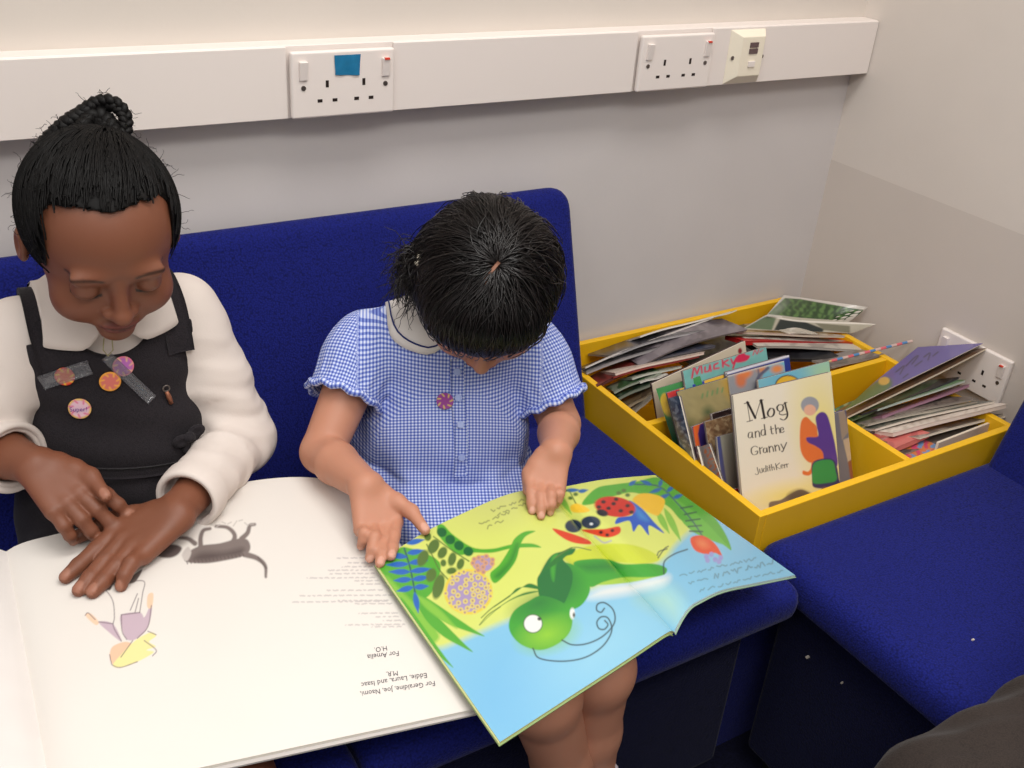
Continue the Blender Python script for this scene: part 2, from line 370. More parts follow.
def facecol(P,c,R,base,s,lipc,browc,eyes=True):
    u=((P-c)@R.T)/s; col=np.tile(base,(len(P),1)); X=np.abs(u[:,0]);Y=u[:,1];Z=u[:,2]
    def blend(m,cc): 
        nonlocal col; m=np.clip(m,0,1)[:,None]; col=col*(1-m)+np.array(cc)*m
    f=Y>.055
    blend(f*np.clip(1.2-np.hypot((X)/.019,(Z+.0465)/.0085),0,.25)*4*.9,lipc)
    blend(f*(np.abs(Z+.0465+.002*np.cos(X*120))<.0011)*(X<.018)*.8,lipc*.3)
    blend(f*np.clip((.0022-np.abs(Z-(.0235-((X-.029)/.03)**2*.012)))/.0015,0,1)*np.clip((.0175-np.abs(X-.030))/.003,0,1)*.8,browc)
    if eyes:
        lid=-.0035-.0045*(1-((X-.029)/.0135)**2)   # lowered lids
        ex=np.abs(X-.029)<.0135
        blend(f*ex*np.clip((.0023-np.abs(Z-lid))/.001,0,1),browc*.4)
        blend(f*(np.abs(X-.029)<.012)*np.clip((.0010-np.abs(Z-lid-.0085))/.0008,0,1)*.5,base*.5)
    blend((Y>.08)*np.clip((.0032-np.hypot(X-.0065,(Z+.029)))/.0015,0,1)*.8,base*.25)
    blend(f*np.clip(1-np.hypot((X-.036)/.022,(Z+.024)/.018),0,1)*.25,base*np.array([1.12,.85,.8]))
    return col
def nails(col,P,infos,nailc,skin,kc=.75):
    for (q,dd,nn,r,pts) in infos:
        u=P-q; a=u@dd; b=u@np.cross(dd,nn); h=u@nn
        m=np.clip(1.4-np.hypot(a/(r*.85),b/(r*.62)),0,.3)/.3*(h>-r*.35)*(h<r)*(np.abs(a)<r*1.6)*.6; col=col*(1-m[:,None])+nailc*m[:,None]
        for p in pts[1:3]:
            k=np.clip(1-np.linalg.norm(P-p-nn*r*.9,axis=1)/(r*.9),0,1)*.5; col=col*(1-k[:,None]*(1-kc))
    return col
# ------------------------------------------------------------------ the room
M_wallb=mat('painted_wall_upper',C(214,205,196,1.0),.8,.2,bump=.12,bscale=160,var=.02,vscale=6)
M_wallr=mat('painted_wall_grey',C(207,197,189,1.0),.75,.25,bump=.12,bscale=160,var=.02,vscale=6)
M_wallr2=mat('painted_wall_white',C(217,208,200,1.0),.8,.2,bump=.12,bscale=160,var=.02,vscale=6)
M_wallg=mat('wall_lower_shaded',C(204,198,196,1.0),.75,.25,bump=.12,bscale=160,var=.02,vscale=6)  # greyer wall below the trunking: shading put into the colour
M_carpet=weave_mat('navy_carpet',C(14,15,32),C(26,27,52),.004,bump=1)
M_white=mat('white_plastic',C(232,222,216,1.0),.35,.5)
M_cream=mat('cream_plastic',C(238,228,208,1.0),.4,.5)
M_dark=mat('dark_slot',C(40,28,24),.6)
M_screw=mat('screw_metal',C(120,110,105),.35,.6,metal=.8)
M_red=mat('red_mark',C(220,70,50),.5)
M_tape=mat('blue_tape',C(30,120,165),.45,.4,var=.12,vscale=90)
M_yel=mat('yellow_paint',C(240,186,24,1.05),.38,.5,var=.03,vscale=12,bump=.05,bscale=60)
M_blue=weave_mat('royal_blue_upholstery',C(30,39,132),C(16,21,78),.0026,bump=.9)
M_paper=mat('paper_edges',C(214,206,196),.7,.2,var=.1,vscale=300)
ZT=.97; HT=.0468; TT=.039
m=MB(); Y1=-.0001
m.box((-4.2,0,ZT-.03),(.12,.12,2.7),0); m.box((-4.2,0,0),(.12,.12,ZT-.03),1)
tag(m.build('wall_back',[M_wallb,M_wallg]),kind='structure')
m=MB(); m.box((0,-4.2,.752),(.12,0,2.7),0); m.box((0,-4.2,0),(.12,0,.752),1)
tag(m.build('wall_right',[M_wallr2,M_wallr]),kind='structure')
m=MB(); m.box((-4.2,-4.2,-.1),(.12,.12,0)); tag(m.build('floor',M_carpet),kind='structure')
# trunking : base channel, top ledge and lid lengths between the sockets
SX=[(-1.1018,.146),(-.538,.146)]
tr=empty('cable_trunking',(-2,0,ZT-HT)); tag(tr,'long white plastic cable trunking running along the wall above the blue sofa','trunking')
mk_=MB().box((-4.1,-TT+.004,ZT-HT),(-.001,0,ZT+HT)); mk_.build('back_channel',M_white,tr,bevel=.0015)
segs=[(-4.1,SX[0][0]-.002),(SX[0][0]+.15-.002,SX[1][0]-.002),(SX[1][0]+.15-.002,-.002)]
for a,b in segs:
    MB().box((a,-TT,ZT-HT+.001),(b,-TT+.004,ZT+HT-.001)).build('lid',M_white,tr,bevel=.0012)
def socket(name,label,org,rx,ry,W=.146,H=.086,mirror=1,tape=False):
    """double UK socket; org = left centre of its back, rx = right, ry = outward"""
    rx=V(*rx); n=V(*ry); z=V(0,0,1); o=V(*org); P=lambda a,b,c: o+rx*a+z*b+n*c
    R=np.stack([rx,n,z],1)
    t=empty(name,P(W/2,-H/2,0)); tag(t,label,'socket','double power sockets' if not label.startswith('c') else None)
    def bx(nm,a0,a1,b0,b1,c0,c1,m,bev=.0008,par=t):
        q=np.array([P(a,b,c) for a in (a0,a1) for b in (b0,b1) for c in (c0,c1)])
        f=[(0,1,3,2),(4,6,7,5),(0,4,5,1),(2,3,7,6),(0,2,6,4),(1,5,7,3)]
        return mk(nm,q,f,m,par,bevel=bev)
    pl=bx('faceplate',0,W,-H/2,H/2,0,.0095,M_white,.0035)
    for cx in (W*.335,W*.69):
        for (dx,dz,w,h) in ((0,.001,.0042,.009),(-.0105,-.0205,.0068,.0042),(.0105,-.0205,.0068,.0042)):
            q=np.array([P(cx+dx+a,dz+b,c) for a in (-w/2,w/2) for b in (-h/2,h/2) for c in (.009,.0098)])
            mk('pin_hole',q,[(0,1,3,2),(4,6,7,5),(0,4,5,1),(2,3,7,6),(0,2,6,4),(1,5,7,3)],M_dark,t)
    for k,cx in enumerate((W*.11,W*.905)):
        q=np.array([P(cx+a,.019+b,c+(.0035 if (b>0 and c>.0105) else 0)) for a in (-.0055,.0055) for b in (-.012,.012) for c in (.009,.012)])
        sw=mk('switch',q,[(0,1,3,2),(4,6,7,5),(0,4,5,1),(2,3,7,6),(0,2,6,4),(1,5,7,3)],M_white,t,bevel=.0008)
        if k==1:
            q=np.array([P(cx+a,.0305+b,c) for a in (-.0035,.0035) for b in (-.0012,.0012) for c in (.0125,.0165)])
            mk('red_mark',q,[(0,1,3,2),(4,6,7,5),(0,4,5,1),(2,3,7,6),(0,2,6,4),(1,5,7,3)],M_red,sw)
        MB().disc(P(cx,-.003,.0092),n,.0033,.0012,seg=14).build('screw',M_screw,t)
    return t,P
s1,P1=socket('power_socket','white double power socket with blue tape stuck above its holes',(SX[0][0],-TT,ZT-.002),(1,0,0),(0,-1,0))
q=[P1(.060,.012,.0102),P1(.094,.010,.0102),P1(.096,.037,.0102),P1(.059,.037,.0102)]
g=[];n=9
for i in range(n):
    for j in range(n):
        u,v=i/(n-1),j/(n-1); p=(np.array(q[0])*(1-u)+np.array(q[1])*u)*(1-v)+(np.array(q[3])*(1-u)+np.array(q[2])*u)*v; p=p+V(0,-1,0)*(.0006+.0007*math.sin(u*9+v*3)*(u>.6 or v<.3)); g.append(p)
g=np.array(g); g2=g+V(0,.0005,0); F=grid_faces(n,n)
tp=mk('tape',np.vstack([g,g2]),np.vstack([F[:,::-1],F+n*n]),M_tape,s1,smooth=True)
s2,P2=socket('power_socket','white double power socket on the trunking nearest the cream data outlet',(SX[1][0],-TT,ZT-.002),(1,0,0),(0,-1,0))
s3,P3=socket('power_socket','white double power socket low on the right wall behind the booklets',(0,-.338,.503),(0,-1,0),(-1,0,0))
# data outlet
x0=-.352; dt=empty('data_outlet',(x0+.035,-TT,ZT-.043)); tag(dt,'cream square data socket on the trunking near the room corner','data outlet')
a=[(0,-.044,0),(.076,-.044,0),(.076,.044,0),(0,.044,0)]; b=[(.017,-.029,.014),(.066,-.029,.014),(.066,.034,.014),(.017,.034,.014)]
pv=[V(x0+p[0],-TT-p[2],ZT-.001+p[1]) for p in a+b]
mk('faceplate',pv,[(0,1,5,4),(1,2,6,5),(2,3,7,6),(3,0,4,7),(4,5,6,7),(3,2,1,0)],M_cream,dt,bevel=.0012)
mm=MB(); mm.box((x0+.034,-TT-.0155,ZT+.006),(x0+.052,-TT-.0135,ZT+.014)); mm.box((x0+.034,-TT-.0155,ZT+.016),(x0+.052,-TT-.0135,ZT+.024)); mm.build('jack_port',mat('port_grey',C(105,85,85),.5),dt)
MB().box((x0+.036,-TT-.0165,ZT-.015),(x0+.050,-TT-.0135,ZT-.006)).build('label_window',M_white,dt,bevel=.0005)
for dx,dz in ((.007,-.001),(.072,-.001)): MB().disc(V(x0+dx,-TT-(.0062 if dx<.01 else .006),ZT+dz),V(0,-1,0),.0032,.0015,seg=12).build('screw',M_screw,dt)
# ------------------------------------------------------------------ upholstered furniture
def cushion(name,prof,x0,x1,par,M,axis='x',r=.03,n=10):
    """profile (y,z) extruded along x with rounded ends: built as a superellipse-lofted body"""
    P=np.array(prof,float); c=P.mean(0); vs=[]; ts=[0]+[r*(1-math.cos(math.pi/2*i/5)) for i in range(1,6)]
    st=[(x0+t,r*(1-math.sqrt(max(0,1-(1-t/r)**2)))) for t in ts]+[(x1-t,r*(1-math.sqrt(max(0,1-(1-t/r)**2)))) for t in ts[::-1]]
    N=len(P); T=np.roll(P,-1,0)-np.roll(P,1,0); nn=nrm(np.stack([T[:,1],-T[:,0]],1)); 
    if ((P-c)*nn).sum()<0: nn=-nn
    for x,ins in st:
        Q=P-nn*ins
        for q in Q: vs.append((x,q[0],q[1]) if axis=='x' else (q[0],x,q[1]))
    f=[(i*N+k,i*N+(k+1)%N,(i+1)*N+(k+1)%N,(i+1)*N+k) for i in range(len(st)-1) for k in range(N)]
    if axis!='x': pass
    f+=[tuple(range(N))[::-1],tuple((len(st)-1)*N+k for k in range(N))]
    o=mk(name,vs,f,M,par,smooth=True)
    bm=bmesh.new(); bm.from_mesh(o.data); bmesh.ops.recalc_face_normals(bm,faces=bm.faces); bm.to_mesh(o.data); bm.free(); return o
def rrect(pts,r,n=6):
    out=[]
    P=np.array(pts,float)
    for i in range(len(P)):
        a=P[i-1];b=P[i];c=P[(i+1)%len(P)]; rr=r[i] if hasattr(r,'__len__') else r; d1=nrm(a-b);d2=nrm(c-b); p0=b+d1*rr;p1=b+d2*rr
        for t in np.linspace(0,1,n): out.append(p0*(1-t)**2+2*b*t*(1-t)+p1*t*t)
    return out
SZ=.43
M_base=weave_mat('blue_base_fabric_shaded',C(16,20,62),C(9,11,36),.0026,bump=.9)  # sofa blue darkened for the bases, shade of the low fronts in the colour
so=empty('sofa',(-1.4,-.33,0)); tag(so,'long royal blue fabric sofa the two children sit on along the wall','sofa')
for (xa,xb) in ((-1.266,-.638),(-1.884,-1.270),(-2.502,-1.888)):
    cushion('seat_cushion',rrect([(-.66,.372),(-.668,SZ),(-.10,SZ-.012),(-.10,.372)],[.02,.035,.02,.02]),xa,xb,so,M_blue,r=.018)
def backrest(x0,x1,par,zt,y0=-.172,y1=-.040,th=.034,turn=False):
    P=np.array(rrect([(x0,.36),(x1,.36),(x1,zt),(x0,zt)],[.02,.02,.035,.035],8)); c=P.mean(0); N=len(P); T=np.roll(P,-1,0)-np.roll(P,1,0); n=nrm(np.stack([T[:,1],-T[:,0]],1))
    vs=[]; r=.016
    st=[(r*(1-math.sin(a)),r*(1-math.cos(a))) for a in np.linspace(math.pi/2,0,5)]
    for d,ins in [(s_[0],s_[1]) for s_ in st]+[(th-s_[0],s_[1]) for s_ in st[::-1]]:
        for q in P-n*ins:
            t=(q[1]-.36)/(zt-.36); y=y0+(y1-y0)*t+d; vs.append((q[0],y,q[1]) if not turn else (y,q[0],q[1]))
    f=[(i*N+k,i*N+(k+1)%N,(i+1)*N+(k+1)%N,(i+1)*N+k) for i in range(9) for k in range(N)]+[tuple(range(N)),tuple(9*N+k for k in range(N))]
    o=mk('backrest',vs,f,M_blue,par,smooth=True); bm=bmesh.new(); bm.from_mesh(o.data); bmesh.ops.recalc_face_normals(bm,faces=bm.faces); bm.to_mesh(o.data); bm.free(); return o
backrest(-2.5,-.636,so,.776)
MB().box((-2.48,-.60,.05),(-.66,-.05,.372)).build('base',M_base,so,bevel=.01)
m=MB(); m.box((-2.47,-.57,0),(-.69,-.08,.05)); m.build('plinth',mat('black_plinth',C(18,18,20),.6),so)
s2o=empty('sofa',(-.35,-1.2,0)); tag(s2o,'royal blue fabric sofa along the right wall beside the yellow book box','sofa')
for (ya,yb) in ((-1.20,-.5565),(-1.84,-1.204)):
    cushion('seat_cushion',rrect([(-.63,.372),(-.632,SZ+.006),(-.10,SZ+.004),(-.10,.372)],[.02,.035,.02,.02]),ya,yb,s2o,M_blue,axis='y',r=.03)
backrest(-1.84,-.572,s2o,.776,turn=True)
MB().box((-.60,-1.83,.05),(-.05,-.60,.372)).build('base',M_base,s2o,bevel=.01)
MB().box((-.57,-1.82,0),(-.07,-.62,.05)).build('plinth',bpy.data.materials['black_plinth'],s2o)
for k,(px_,py_,s_) in enumerate(((808,657,.004),(842,683,.0022),(973,640,.0025))):
    c_=at(px_,py_,z=SZ+.0058) if k==2 else at(px_,py_,x=-.6015); m=MB(); m.box(c_-V(s_,s_*.5,.0004),c_+V(s_*.6,s_*.4,.0016)); o_=m.build('lint_fleck',mat('lint',C(200,190,180),.9) if k==0 else bpy.data.materials['lint'])
    tag(o_,('pale fleck of lint on the front edge of the right sofa','tiny fleck of lint beside the front edge of the right sofa seat','small fleck of lint in the middle of the right sofa seat')[k],'lint','lint flecks on the sofa')
# ------------------------------------------------------------------ yellow book box
BX0,BX1,BY0,BY1,BZ=-.631,-.060,-.554,-.0045,.4717;W=.0125
bn=empty('book_box',((BX0+BX1)/2,(BY0+BY1)/2,0)); tag(bn,'yellow painted wooden corner box with compartments full of books and magazines','book box')
dvx=-.318; pty=-.292
MB().box((BX0,BY0,.28),(BX0+W,BY1,BZ)).build('side_panel',M_yel,bn,bevel=.0015)
MB().box((BX1-W,BY0,.28),(BX1,BY1,BZ)).build('side_panel',M_yel,bn,bevel=.0015)
MB().box((BX0+W,BY0,.28),(BX1-W,BY0+W,BZ-.0005)).build('front_panel',M_yel,bn,bevel=.0015)
MB().box((BX0+W,BY1-W,.28),(BX1-W,BY1,BZ-.0005)).build('back_panel',M_yel,bn,bevel=.0015)
MB().box((BX0+W,pty,.30),(BX1-W,pty+W,BZ-.001)).build('cross_divider',M_yel,bn,bevel=.0015)
MB().box((dvx,BY0+W,.30),(dvx+W,pty,BZ-.001)).build('divider',M_yel,bn,bevel=.0015)
MB().box((BX0+W,BY0+W,.285),(BX1-W,BY1-W,.30)).build('bottom_panel',M_yel,bn)
MB().box((BX0+.004,BY0+.004,0),(BX1-.002,BY1-.002,.279)).build('plinth',M_blue,bn)
# ---- light
w=bpy.data.worlds.new('World'); sc.world=w; w.use_nodes=True; nt=w.node_tree; bg=nt.nodes['Background']
tc=nt.nodes.new('ShaderNodeTexCoord'); sp=nt.nodes.new('ShaderNodeSeparateXYZ'); mr=nt.nodes.new('ShaderNodeMapRange'); rp=nt.nodes.new('ShaderNodeValToRGB')
nt.links.new(tc.outputs['Generated'],sp.inputs[0]); mr.inputs['From Min'].default_value=-1; nt.links.new(sp.outputs['Z'],mr.inputs['Value']); nt.links.new(mr.outputs['Result'],rp.inputs['Fac'])
e=rp.color_ramp.elements; e[0].position=.35; e[0].color=(.05,.05,.06,1); e[1].position=.95; e[1].color=(1,.98,.95,1); k=e.new(.55); k.color=(.30,.29,.28,1)
nt.links.new(rp.outputs['Color'],bg.inputs['Color']); bg.inputs['Strength'].default_value=1.05
def area(name,loc,size,power,col=(1,.97,.93),sy=None,rot=(0,0,0)):
    l=bpy.data.lights.new(name,'AREA'); l.energy=power; l.size=size; l.color=col
    if sy: l.shape='RECTANGLE'; l.size_y=sy
    o=bpy.data.objects.new(name,l); o.location=loc; o.rotation_euler=rot; COL.objects.link(o); return o
area('ceiling_light',(-1.0,-.85,2.6),1.2,23,sy=.5)
area('ceiling_light',(-1.3,-2.1,2.6),1.8,30,sy=.6)
area('ceiling_light',(-3.2,-1.8,2.6),1.2,14,sy=.6)
sc.view_settings.view_transform='Standard'; sc.view_settings.look='None'; sc.view_settings.gamma=1; sc.view_settings.exposure=-.07; sc.view_settings.use_curve_mapping=False
# ------------------------------------------------------------------ child in the blue checked dress
SK1=C(196,138,112,1.12); SK1d=SK1*V(.62,.5,.45)
M_skin=mat('skin',(0,0,0),.5,.35,attr=True,sss=.12,bump=.06,bscale=900)
M_hair1=mat('dark_hair',C(15,9,9,1),.36,.5,var=.3,vscale=60)
M_ging=gingham_mat('blue_gingham',.0046)
M_collar=mat('white_collar',C(228,222,218),.8,.2)
M_navy=mat('navy_piping',C(40,50,110),.7)
M_sock=mat('white_sock',C(225,215,220),.9,.1,bump=.4,bscale=500)
M_shoe=mat('black_shoe',C(25,24,26),.35,.5)
def bnd(*P,m=.06): P=np.array(P); return P.min(0)-m,P.max(0)+m
G=Shape()
dz=V(0,0,.008)
pel=V(-1.0,-.285,.528); bel=V(-1.0,-.315,.575); che=V(-.985,-.29,.665); nb=V(-.975,-.272,.72)
hc=V(-.958,-.352,.812)+CM@V(-.016,-.026,0)
shL=V(-1.083,-.245,.688); shR=V(-.893,-.330,.686)
sd=nrm(shR-shL); sd[2]=0; sd=nrm(sd); fd=V(sd[1],-sd[0],0)   # shoulder line, facing direction
Rt=np.array([sd,fd,V(0,0,1)])
G.ell(pel,(.115,.085,.085),Rt,.03); G.ell(bel,(.102,.085,.085),Rt,.03); G.ell(che,(.098,.070,.085),Rt,.03)
G.cone(shL,shR,.036,.036,k=.03)
tors=len(G.p)
elL=at(322,452,y=-.318); wrL=at(366,486,z=.612); elR=at(560,424,y=-.395); wrR=at(556,452,z=.628)
hipL,hipR=V(-1.055,-.30,.490),V(-.945,-.32,.490); knL,knR=V(-1.085,-.700,.484),V(-1.010,-.695,.484); anL=at(563,732,y=-.73); anL=anL+(at(574,768,y=-.725)-anL)*6.0; anR=at(609,690,y=-.70); anR=anR+(at(603,768,y=-.70)-anR)*2.7
LG=[]
for h_,k_,a_ in ((hipL,knL,anL),(hipR,knR,anR)):
    legs=Shape(); LG.append((legs,*bnd(h_,k_,a_,m=.08),.0035)); legs.cone(h_,k_,.056,.043,k=.02); mid=k_*.45+a_*.55+V(0,.012,0); legs.chain([k_,k_*.72+a_*.28+V(0,.010,-.0),mid,a_],[.040,.034,.028,.021],k=.015)
arms=Shape(); inf=[]
for s_,e_,w_ in ((shL,elL,wrL),(shR,elR,wrR)):
    s2=s_+(e_-s_)*.12; arms.chain([s2,e_],[.034,.0265],k=.010); m_=e_*.65+w_*.35; arms.chain([e_,m_,w_],[.0265,.0265,.0185],k=.006)
# left-of-picture hand lies on the book corner, fingers pointing to the camera
tL=[at(*q) if 0 else at(q[0],q[1],z=zz) for q,zz in (((352+58,0),0),)][:0]
inf+=hand(arms,wrL,at(377,522,z=.585)-wrL,V(0,-.25,1),.112,-1,
   tips=[at(391,556,z=.582),at(380,563,z=.578),at(370,558,z=.572),at(361,546,z=.570)],thumb=(at(425,530,z=.590),0))
inf+=hand(arms,wrR,at(547,479,z=.606)-wrR,V(-.2,-.5,.75),.100,1,
   tips=[at(532,511,z=.588),at(541,516,z=.588),at(550,512,z=.586),at(556,505,z=.584)],thumb=(at(527,491,z=.592),0))
HR1=frame(nrm(V(-.34,-.58,-.74)),V(-.25,-.42,.8)); 
hd=Shape(); head(hd,hc,HR1,1.0); hd.cone(nb-V(0,0,.03),hc-HR1[2]*.045-HR1[1]*.01,.037,.034,k=.02)
def skin_mesh(blocks): 
    return joinm([s_.mesh(lo,hi,h) for s_,lo,hi,h in blocks])
def bnd(*P,m=.06): P=np.array(P); return P.min(0)-m,P.max(0)+m
lo1,hi1=bnd(shL,elL,wrL,*[i[0] for i in inf[:5]],m=.045); lo2,hi2=bnd(shR,elR,wrR,*[i[0] for i in inf[5:]],m=.045)
v,f=skin_mesh([(G,*bnd(pel,bel,shL,shR,m=.13),.006),*LG,(hd,*bnd(hc,nb,m=.115),.0018),(arms,lo1,hi1,.0018),(arms,lo2,hi2,.0018)])
col=facecol(v,hc,HR1,SK1,1.0,C(176,96,88),C(40,28,24)); near=np.linalg.norm(v-hc,axis=1)<.12; col[~near]=SK1
col=nails(col,v,inf,C(226,176,158),SK1)
girl=mk('person',v,f,M_skin,smooth=True,col=col)
tag(girl,'child in blue checked dress, head bowed over the open green picture book','person')
# dress
D=Shape(); D.merge(G.grown(.007)); TOR=G.grown(.007); 
for h_,k_ in ((hipL,knL),(hipR,knR)): D.cone(h_+V(0,0,.003),k_+V(0,.09,.002),.062,.052,k=.02)
D.ell((-1.0,-.33,.50),(.13,.11,.062),Rt,.03)
for s_,e_ in ((shL,elL),(shR,elR)):
    d_=nrm(e_-s_); D.ell(s_+d_*.028,(.056,.050,.050),frame(d_,V(0,0,1))[[1,0,2]],.012); D.cone(s_+d_*.03,s_+d_*.078,.047,.047,k=.008)
def dfold(P):
    u=(P-bel)@sd; z=P[:,2]; o=.0016*np.sin(u*160+8*np.sin(z*14))*np.clip((.60-z)/.06,0,1)
    o+=.002*np.sin(u*70+z*60)*np.clip((.66-z)/.1,0,1)
    o+=.0035*np.exp(-((z-.548)/.006)**2)   # gathered waist seam
    for s_,e_ in ((shL,elL),(shR,elR)):
        d_=nrm(e_-s_); t=(P-s_)@d_; q=P-s_-t[:,None]*d_; an=np.arctan2(q[:,2],q@np.cross(d_,V(0,0,1))); near=np.linalg.norm(q,axis=1)<.075
        o+=near*(t>.0)*(t<.066)*.0014*np.sin(an*17)*np.clip(np.abs(t-.03)/.045,0,1)
    return o
def dclip(P):
    c=np.full(len(P),-1.); tor=TOR.ev(P)
    for s_,e_ in ((shL,elL),(shR,elR)):
        d_=nrm(e_-s_); t=(P-s_)@d_; q=np.linalg.norm(P-s_-t[:,None]*d_,axis=1); c=np.maximum(c,np.where((q<.07)&(tor>.002),t-.082,-1))
        c=np.maximum(c,np.where((t>.055)&(t<.1)&(tor>.002),.041-q,-1)*1.0)
    c=np.maximum(c,.052-np.linalg.norm((P-nb-V(0,-.01,.022))*V(1,1,1.1),axis=1))
    return c.astype(np.float32)
v,f=D.mesh(*bnd(pel,bel,shL,shR,knL,m=.14),.0028,disp=dfold,clip=dclip)
# cloth coordinates
def clothuv(v):
    u=(v-bel)@sd; y=(v-bel)@fd; U=u*1.08; Vv=v[:,2]-.7*np.maximum(y-.05,0)
    for s_,e_ in ((shL,elL),(shR,elR)):
        d_=nrm(e_-s_); t=(v-s_)@d_; q=v-s_-t[:,None]*d_; sgn=-1 if s_ is shL else 1
        m=(((v-s_)@sd)*sgn>.012)&(np.linalg.norm(v-s_,axis=1)<.12); b=np.cross(d_,fd); an=np.arctan2(q@nrm(b),q@fd)
        U=np.where(m,an*.05,U); Vv=np.where(m,t,Vv)
    return np.stack([U,Vv],1)
dress=mk('dress',v,f,M_ging,girl,smooth=True,uv=clothuv(v))
# button placket and seams lie on the dress
def band(S,path,w,off,th,n=4,across=None):
    """flat strip following a path over Shape S"""
    P=S.conform(np.array(path),off); T=nrm(np.gradient(P,axis=0)); N=S.grad(P); A=np.cross(T,N); rows=[]
    for k in range(n): rows.append(S.conform(P+A*(w*(k/(n-1)-.5)),off))
    top=np.stack(rows,1).reshape(-1,3); bot=top-np.repeat(N,n,axis=0)*th; m=len(P); F=grid_faces(m,n); e=m*n
    side=[]; 
    for i in range(m-1):
        a,b=i*n,(i+1)*n; side+=[(a,b,b+e,a+e),(b+n-1,a+n-1,a+n-1+e,b+n-1+e)]
    for k in range(n-1): side+=[(k,k+e,k+1+e,k+1)]; c=(m-1)*n; side+=[(c+k+1,c+k+1+e,c+k+e,c+k)]
    return np.vstack([top,bot]),np.vstack([F,F[:,::-1]+e,np.array(side)])
ctr=[bel*(1-t)+(nb+V(0,0,-.02))*t+fd*.085+sd*.012*(1-t) for t in np.linspace(-.1,1.0,22)]
pv,pf=band(D,ctr,.017,.0022,.003)
mk('button_placket',pv,pf,M_ging,dress,smooth=False,uv=clothuv(pv)+.0011)
for t in (4,9,14,19):
    c=D.conform([ctr[t]],.0035)[0]; MB().disc(c,D.grad(c[None])[0],.0045,.0022,seg=14).build('button',mat('button_blue',C(170,185,235),.4) if t==4 else bpy.data.materials['button_blue'],dress)
def collar(S,nb,sd,fd,r0,wid,M,par,a0,a1,off=.004,tip=.0,name='collar',z0=.0,th=.0022):
    n=26; m=7; top=[]
    for i in range(n):
        a=a0+(a1-a0)*i/(n-1); dr=math.sin(a)*sd+math.cos(a)*fd; e=min(1,min(i,n-1-i)/3.5); w_=wid*(.55+.45*math.sin(math.pi/2*e)) 
        for k in range(m):
            t=k/(m-1); r=r0+w_*t; p=nb+dr*r*V(1,1,1)+V(0,0,z0+.012-.9*w_*t); top.append(p)
    top=np.array(top); c=S.conform(top,off); k=np.tile(np.linspace(0,1,m),n)[:,None]; lift=top*1.; P=c+np.array([0,0,1])*(1-np.clip(k*3,0,1))*.006
    N=S.grad(P); e=len(P); bot=P-N*th; F=grid_faces(n,m); side=[]
    for i in range(n-1): a_,b_=i*m,(i+1)*m; side+=[(a_,b_,b_+e,a_+e),(b_+m-1,a_+m-1,a_+m-1+e,b_+m-1+e)]
    for q in range(m-1): side+=[(q,q+e,q+1+e,q+1)]; c_=(n-1)*m; side+=[(c_+q+1,c_+q+1+e,c_+q+e,c_+q)]
    o=mk(name,np.vstack([P,bot]),np.vstack([F[:,::-1],F+e,np.array(side)]),M,par,smooth=True)
    return o,P.reshape(n,m,3)
for a0,a1 in ((.12,2.75),(-.12,-2.75)):
    o,P=collar(D,nb+V(0,0,-.008),sd,fd,.044,.030,M_collar,dress,a0,a1)
    MB().tube(P[1:-1,5]+V(0,0,.0012),.0011,5).build('piping',M_navy,o)
# sleeve hems
for s_,e_ in ((shL,elL),(shR,elR)):
    d_=nrm(e_-s_); b1=nrm(np.cross(d_,V(0,0,1))); b2=np.cross(d_,b1)
    ring=[s_+d_*(.0805+.002*math.sin(t*11))+(b1*math.cos(t)+b2*math.sin(t))*(.0475+.0012*math.sin(t*13)) for t in np.linspace(0,2*math.pi,49)]
    q=MB().tube(ring,.0046,8,cap=False); q.build('sleeve_hem',M_ging,dress,smooth=True,uv=np.array([(i%8*.002,i//8*.0061) for i in range(len(q.v))]))
# sticker
def sticker(S,px,py,y0,r,cols,par,name='sticker',text=None,arcs=True):
    c=V(*at(px,py,y=y0)); c=S.conform(c[None],.001)[0]
    for _ in range(6):
        q=pr(c); d=nrm(c-CP); c=c+ (at(px,py,y=c[1])-c)*.9; c=S.conform(c[None],.001)[0]
    n_=S.grad(c[None])[0]; ex=nrm(np.cross(V(0,0,1),n_)); ey=np.cross(n_,ex); N=41; g=np.linspace(-1,1,N)
    rr=[];A=[]
    vs=[c];uv=[(0,0)]
    for i in range(1,13):
        for k in range(48): a=2*math.pi*k/48; rr.append(0); x,y=i/12*math.cos(a),i/12*math.sin(a); uv.append((x,y)); vs.append(c+(ex*x+ey*y)*r)
    vs=S.conform(np.array(vs),.0032); uv=np.array(uv); A=Art(uv[:,0]*10,uv[:,1]*10,cols[0]); A.ell(0,0,8.3,8.3,0,cols[1],soft=.5)
    if arcs:
        for k in range(7): a=k*.9; A.stroke([(6*math.cos(a),6*math.sin(a)),(9.5*math.cos(a+.2),9.5*math.sin(a+.2))],cols[3],1.6)
    f=[(0,1+k,1+(k+1)%48) for k in range(48)]+[(1+(i-1)*48+k,1+i*48+k,1+i*48+(k+1)%48,1+(i-1)*48+(k+1)%48) for i in range(1,12) for k in range(48)]
    nv=len(vs); vs2=np.vstack([vs,vs-n_*.0008]); f+=[(1+11*48+k,nv+1+11*48+k,nv+1+11*48+(k+1)%48,1+11*48+(k+1)%48) for k in range(48)]
    o=mk(name,vs2,f,M_print,par,smooth=True,col=np.vstack([A.c,A.c]))
    if text:
        tv,tf=text_mesh(text,1); w_=tv[:,0].max()-tv[:,0].min(); s_=1.5/w_*r; P=c+n_*.0042+ex*((tv[:,:1]-tv[:,0].mean())*s_)+ey*((tv[:,1:]-.35)*s_)
        mk('lettering',P,tf,mat('sticker_ink',cols[2],.5),o)
    return o
M_print=mat('printed_colour',(0,0,0),.45,.35,attr=True)
